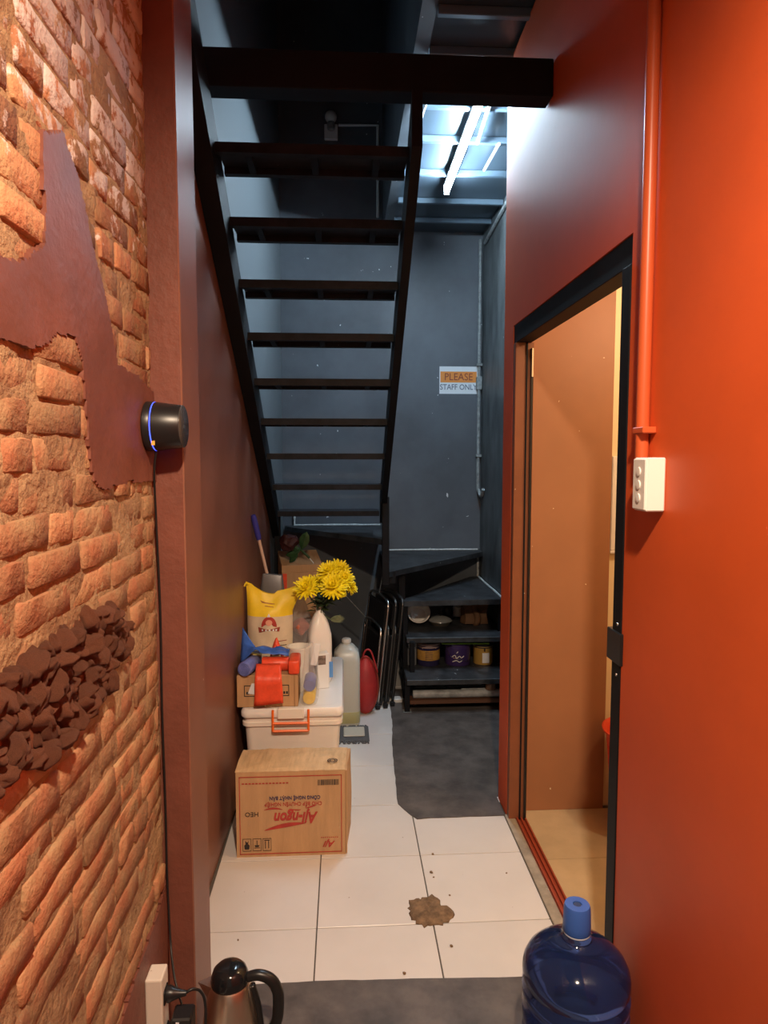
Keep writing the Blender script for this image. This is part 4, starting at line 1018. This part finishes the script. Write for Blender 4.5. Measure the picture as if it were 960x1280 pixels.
# upper foot step: basin, pan, bowl, paper bag
bs_ = empty('white_basin', (.530, 4.735, .4405), .2, 'white plastic basin tipped on its side on the upper foot step', 'basin')
bm = LA([(0, 0), (.07, 0), (.076, .01), (.098, .085), (.104, .087), (.104, .094), (.094, .094), (.088, .085), (.066, .016), (0, .014)], 32)
o = mk('shell', bm, white_m, bs_, (-.01, 0, .047), (.95, -.35, 0), smooth=40); o.scale = (.78, .78, .78)
pn = empty('frying_pan', (.668, 4.650, .4405), 0, 'pan with a shiny glass lid on the upper foot step', 'pan')
mk('bowl', LA([(0, 0), (.055, 0), (.078, .03), (.082, .03), (.06, -.003), (0, -.003)], 28), M('dull_steel', (.30, .27, .22), .35, metal=.8), pn, (0, 0, .004), smooth=40)
mk('lid', LA([(.082, .03), (.08, .036), (.06, .052), (.03, .062), (0, .065)], 28), M('glossy_lid', (.6, .62, .6), .08, metal=.6), pn, smooth=40)
mk('knob', LA([(0, .063), (.008, .063), (.014, .075), (.01, .082), (0, .083)], 14), blackpl_m, pn, smooth=40)
kb = empty('black_ladle', (.735, 4.785, .4405), 0, 'black ladle standing behind the glass lid', 'ladle')
bm = LA([(0, 0), (.03, .01), (.042, .04), (.044, .075), (.03, .12), (0, .13)], 18); mk('bowl', bm, blackpl_m, kb, smooth=True); mk('handle', T([(.01, 0, .11), (.06, -.02, .168)], .006, 6), M('red_handle', (.4, .05, .03), .4), kb)
wb2 = empty('white_bowl', (.862, 4.905, .4405), 0, 'white bowl standing on edge behind the black ladle', 'bowl')
mk('shell', LA([(0, 0), (.03, 0), (.055, .03), (.062, .05), (.058, .05), (.028, .006), (0, .006)], 24), white_m, wb2, (-.03, 0, .112), (1.2, .3, 0), smooth=40)
mk('foot_ring', LA([(.028, 0), (.034, 0), (.034, .075), (.028, .075)], 16), white_m, wb2, (-.03, .0, .0), smooth=40)
pb = empty('paper_bag', (.91, 4.68, .4405), .1, 'brown paper bag standing on the upper foot step', 'bag')
bm = B(-.085, .085, -.05, .05, .006, .165); bmesh.ops.subdivide_edges(bm, edges=bm.edges[:], cuts=5, use_grid_fill=True); jit(bm, .018, 14, 3)
for v in bm.verts: v.co.z = max(v.co.z, 0)
mk('paper', bm, M('brown_paper', (.13, .065, .03), .75, var=.15, vscale=14, bump=.3, bscale=25), pb, smooth=25)
mk('fold', grid_sheet(5, 8, lambda u, v: (lerp(-.025, .02, u)+.012*math.sin(v*6), -.064-.010*math.sin(u*3), .165*v), .002), MATS['brown_paper'], pb, smooth=True)
# pipe, batten and tape under the lowest step
gp = tag(mk('steel_pipe', T([(-.305, 0, 0), (.294, 0, 0)], .026, 16), M('worn_grey_pipe', (.33, .34, .34), .45, var=.3, vscale=20), None, (.735, 4.20, .105), smooth=40), 'worn grey pipe lying under the lowest step', 'pipe')
tr = empty('tape_roll', (.93, 4.20, .1315), 0, 'roll of brown tape resting on the grey pipe', 'tape')
bm = bmesh.new(); lathe(bm, [(.018, 0), (.034, 0), (.034, .045), (.018, .045), (.018, 0)], 22); mk('tape', bm, M('brown_tape', (.16, .09, .05), .3), tr, smooth=40)
mk('core', LA([(.0172, .002), (.0185, .002), (.0185, .049), (.0172, .049)], 18), cardt_m, tr)
trunk('thin_rod', [(.74, 4.197, .1345), (.892, 4.197, .1345)], .004, 'thin metal rod beside the tape roll', 'rod', greyc_m)

# ================================================================== SIDE ROOM BASKET
bk = empty('red_basket', (1.28, 2.735, 0), 0, 'red plastic laundry basket in the side room', 'basket')
rp = M('red_basket_plastic', (.72, .07, .03), .4)
ribs = 30
bm = LA([(0, 0), (.115, 0), (.125, .01), (.13, .05), (.122, .05), (.116, .012), (0, .010)], 30); mk('base', bm, rp, bk, smooth=40)
for i in range(ribs):
    a = 2*math.pi*i/ribs; c_, s_ = math.cos(a), math.sin(a)
    mk('slat', T([(.126*c_, .126*s_, .04), (.158*c_, .158*s_, .40)], .0062, 5), rp, bk)
for z, r in ((.15, .136), (.26, .146)): mk('hoop', T([(r*math.cos(2*math.pi*i/30), r*math.sin(2*math.pi*i/30), z) for i in range(30)], .006, 5, closed=True), rp, bk)
bm = LA([(.150, .375), (.158, .375), (.168, .425), (.182, .44), (.184, .45), (.176, .452), (.162, .435), (.150, .375)], 36); mk('rim', bm, rp, bk, smooth=40)
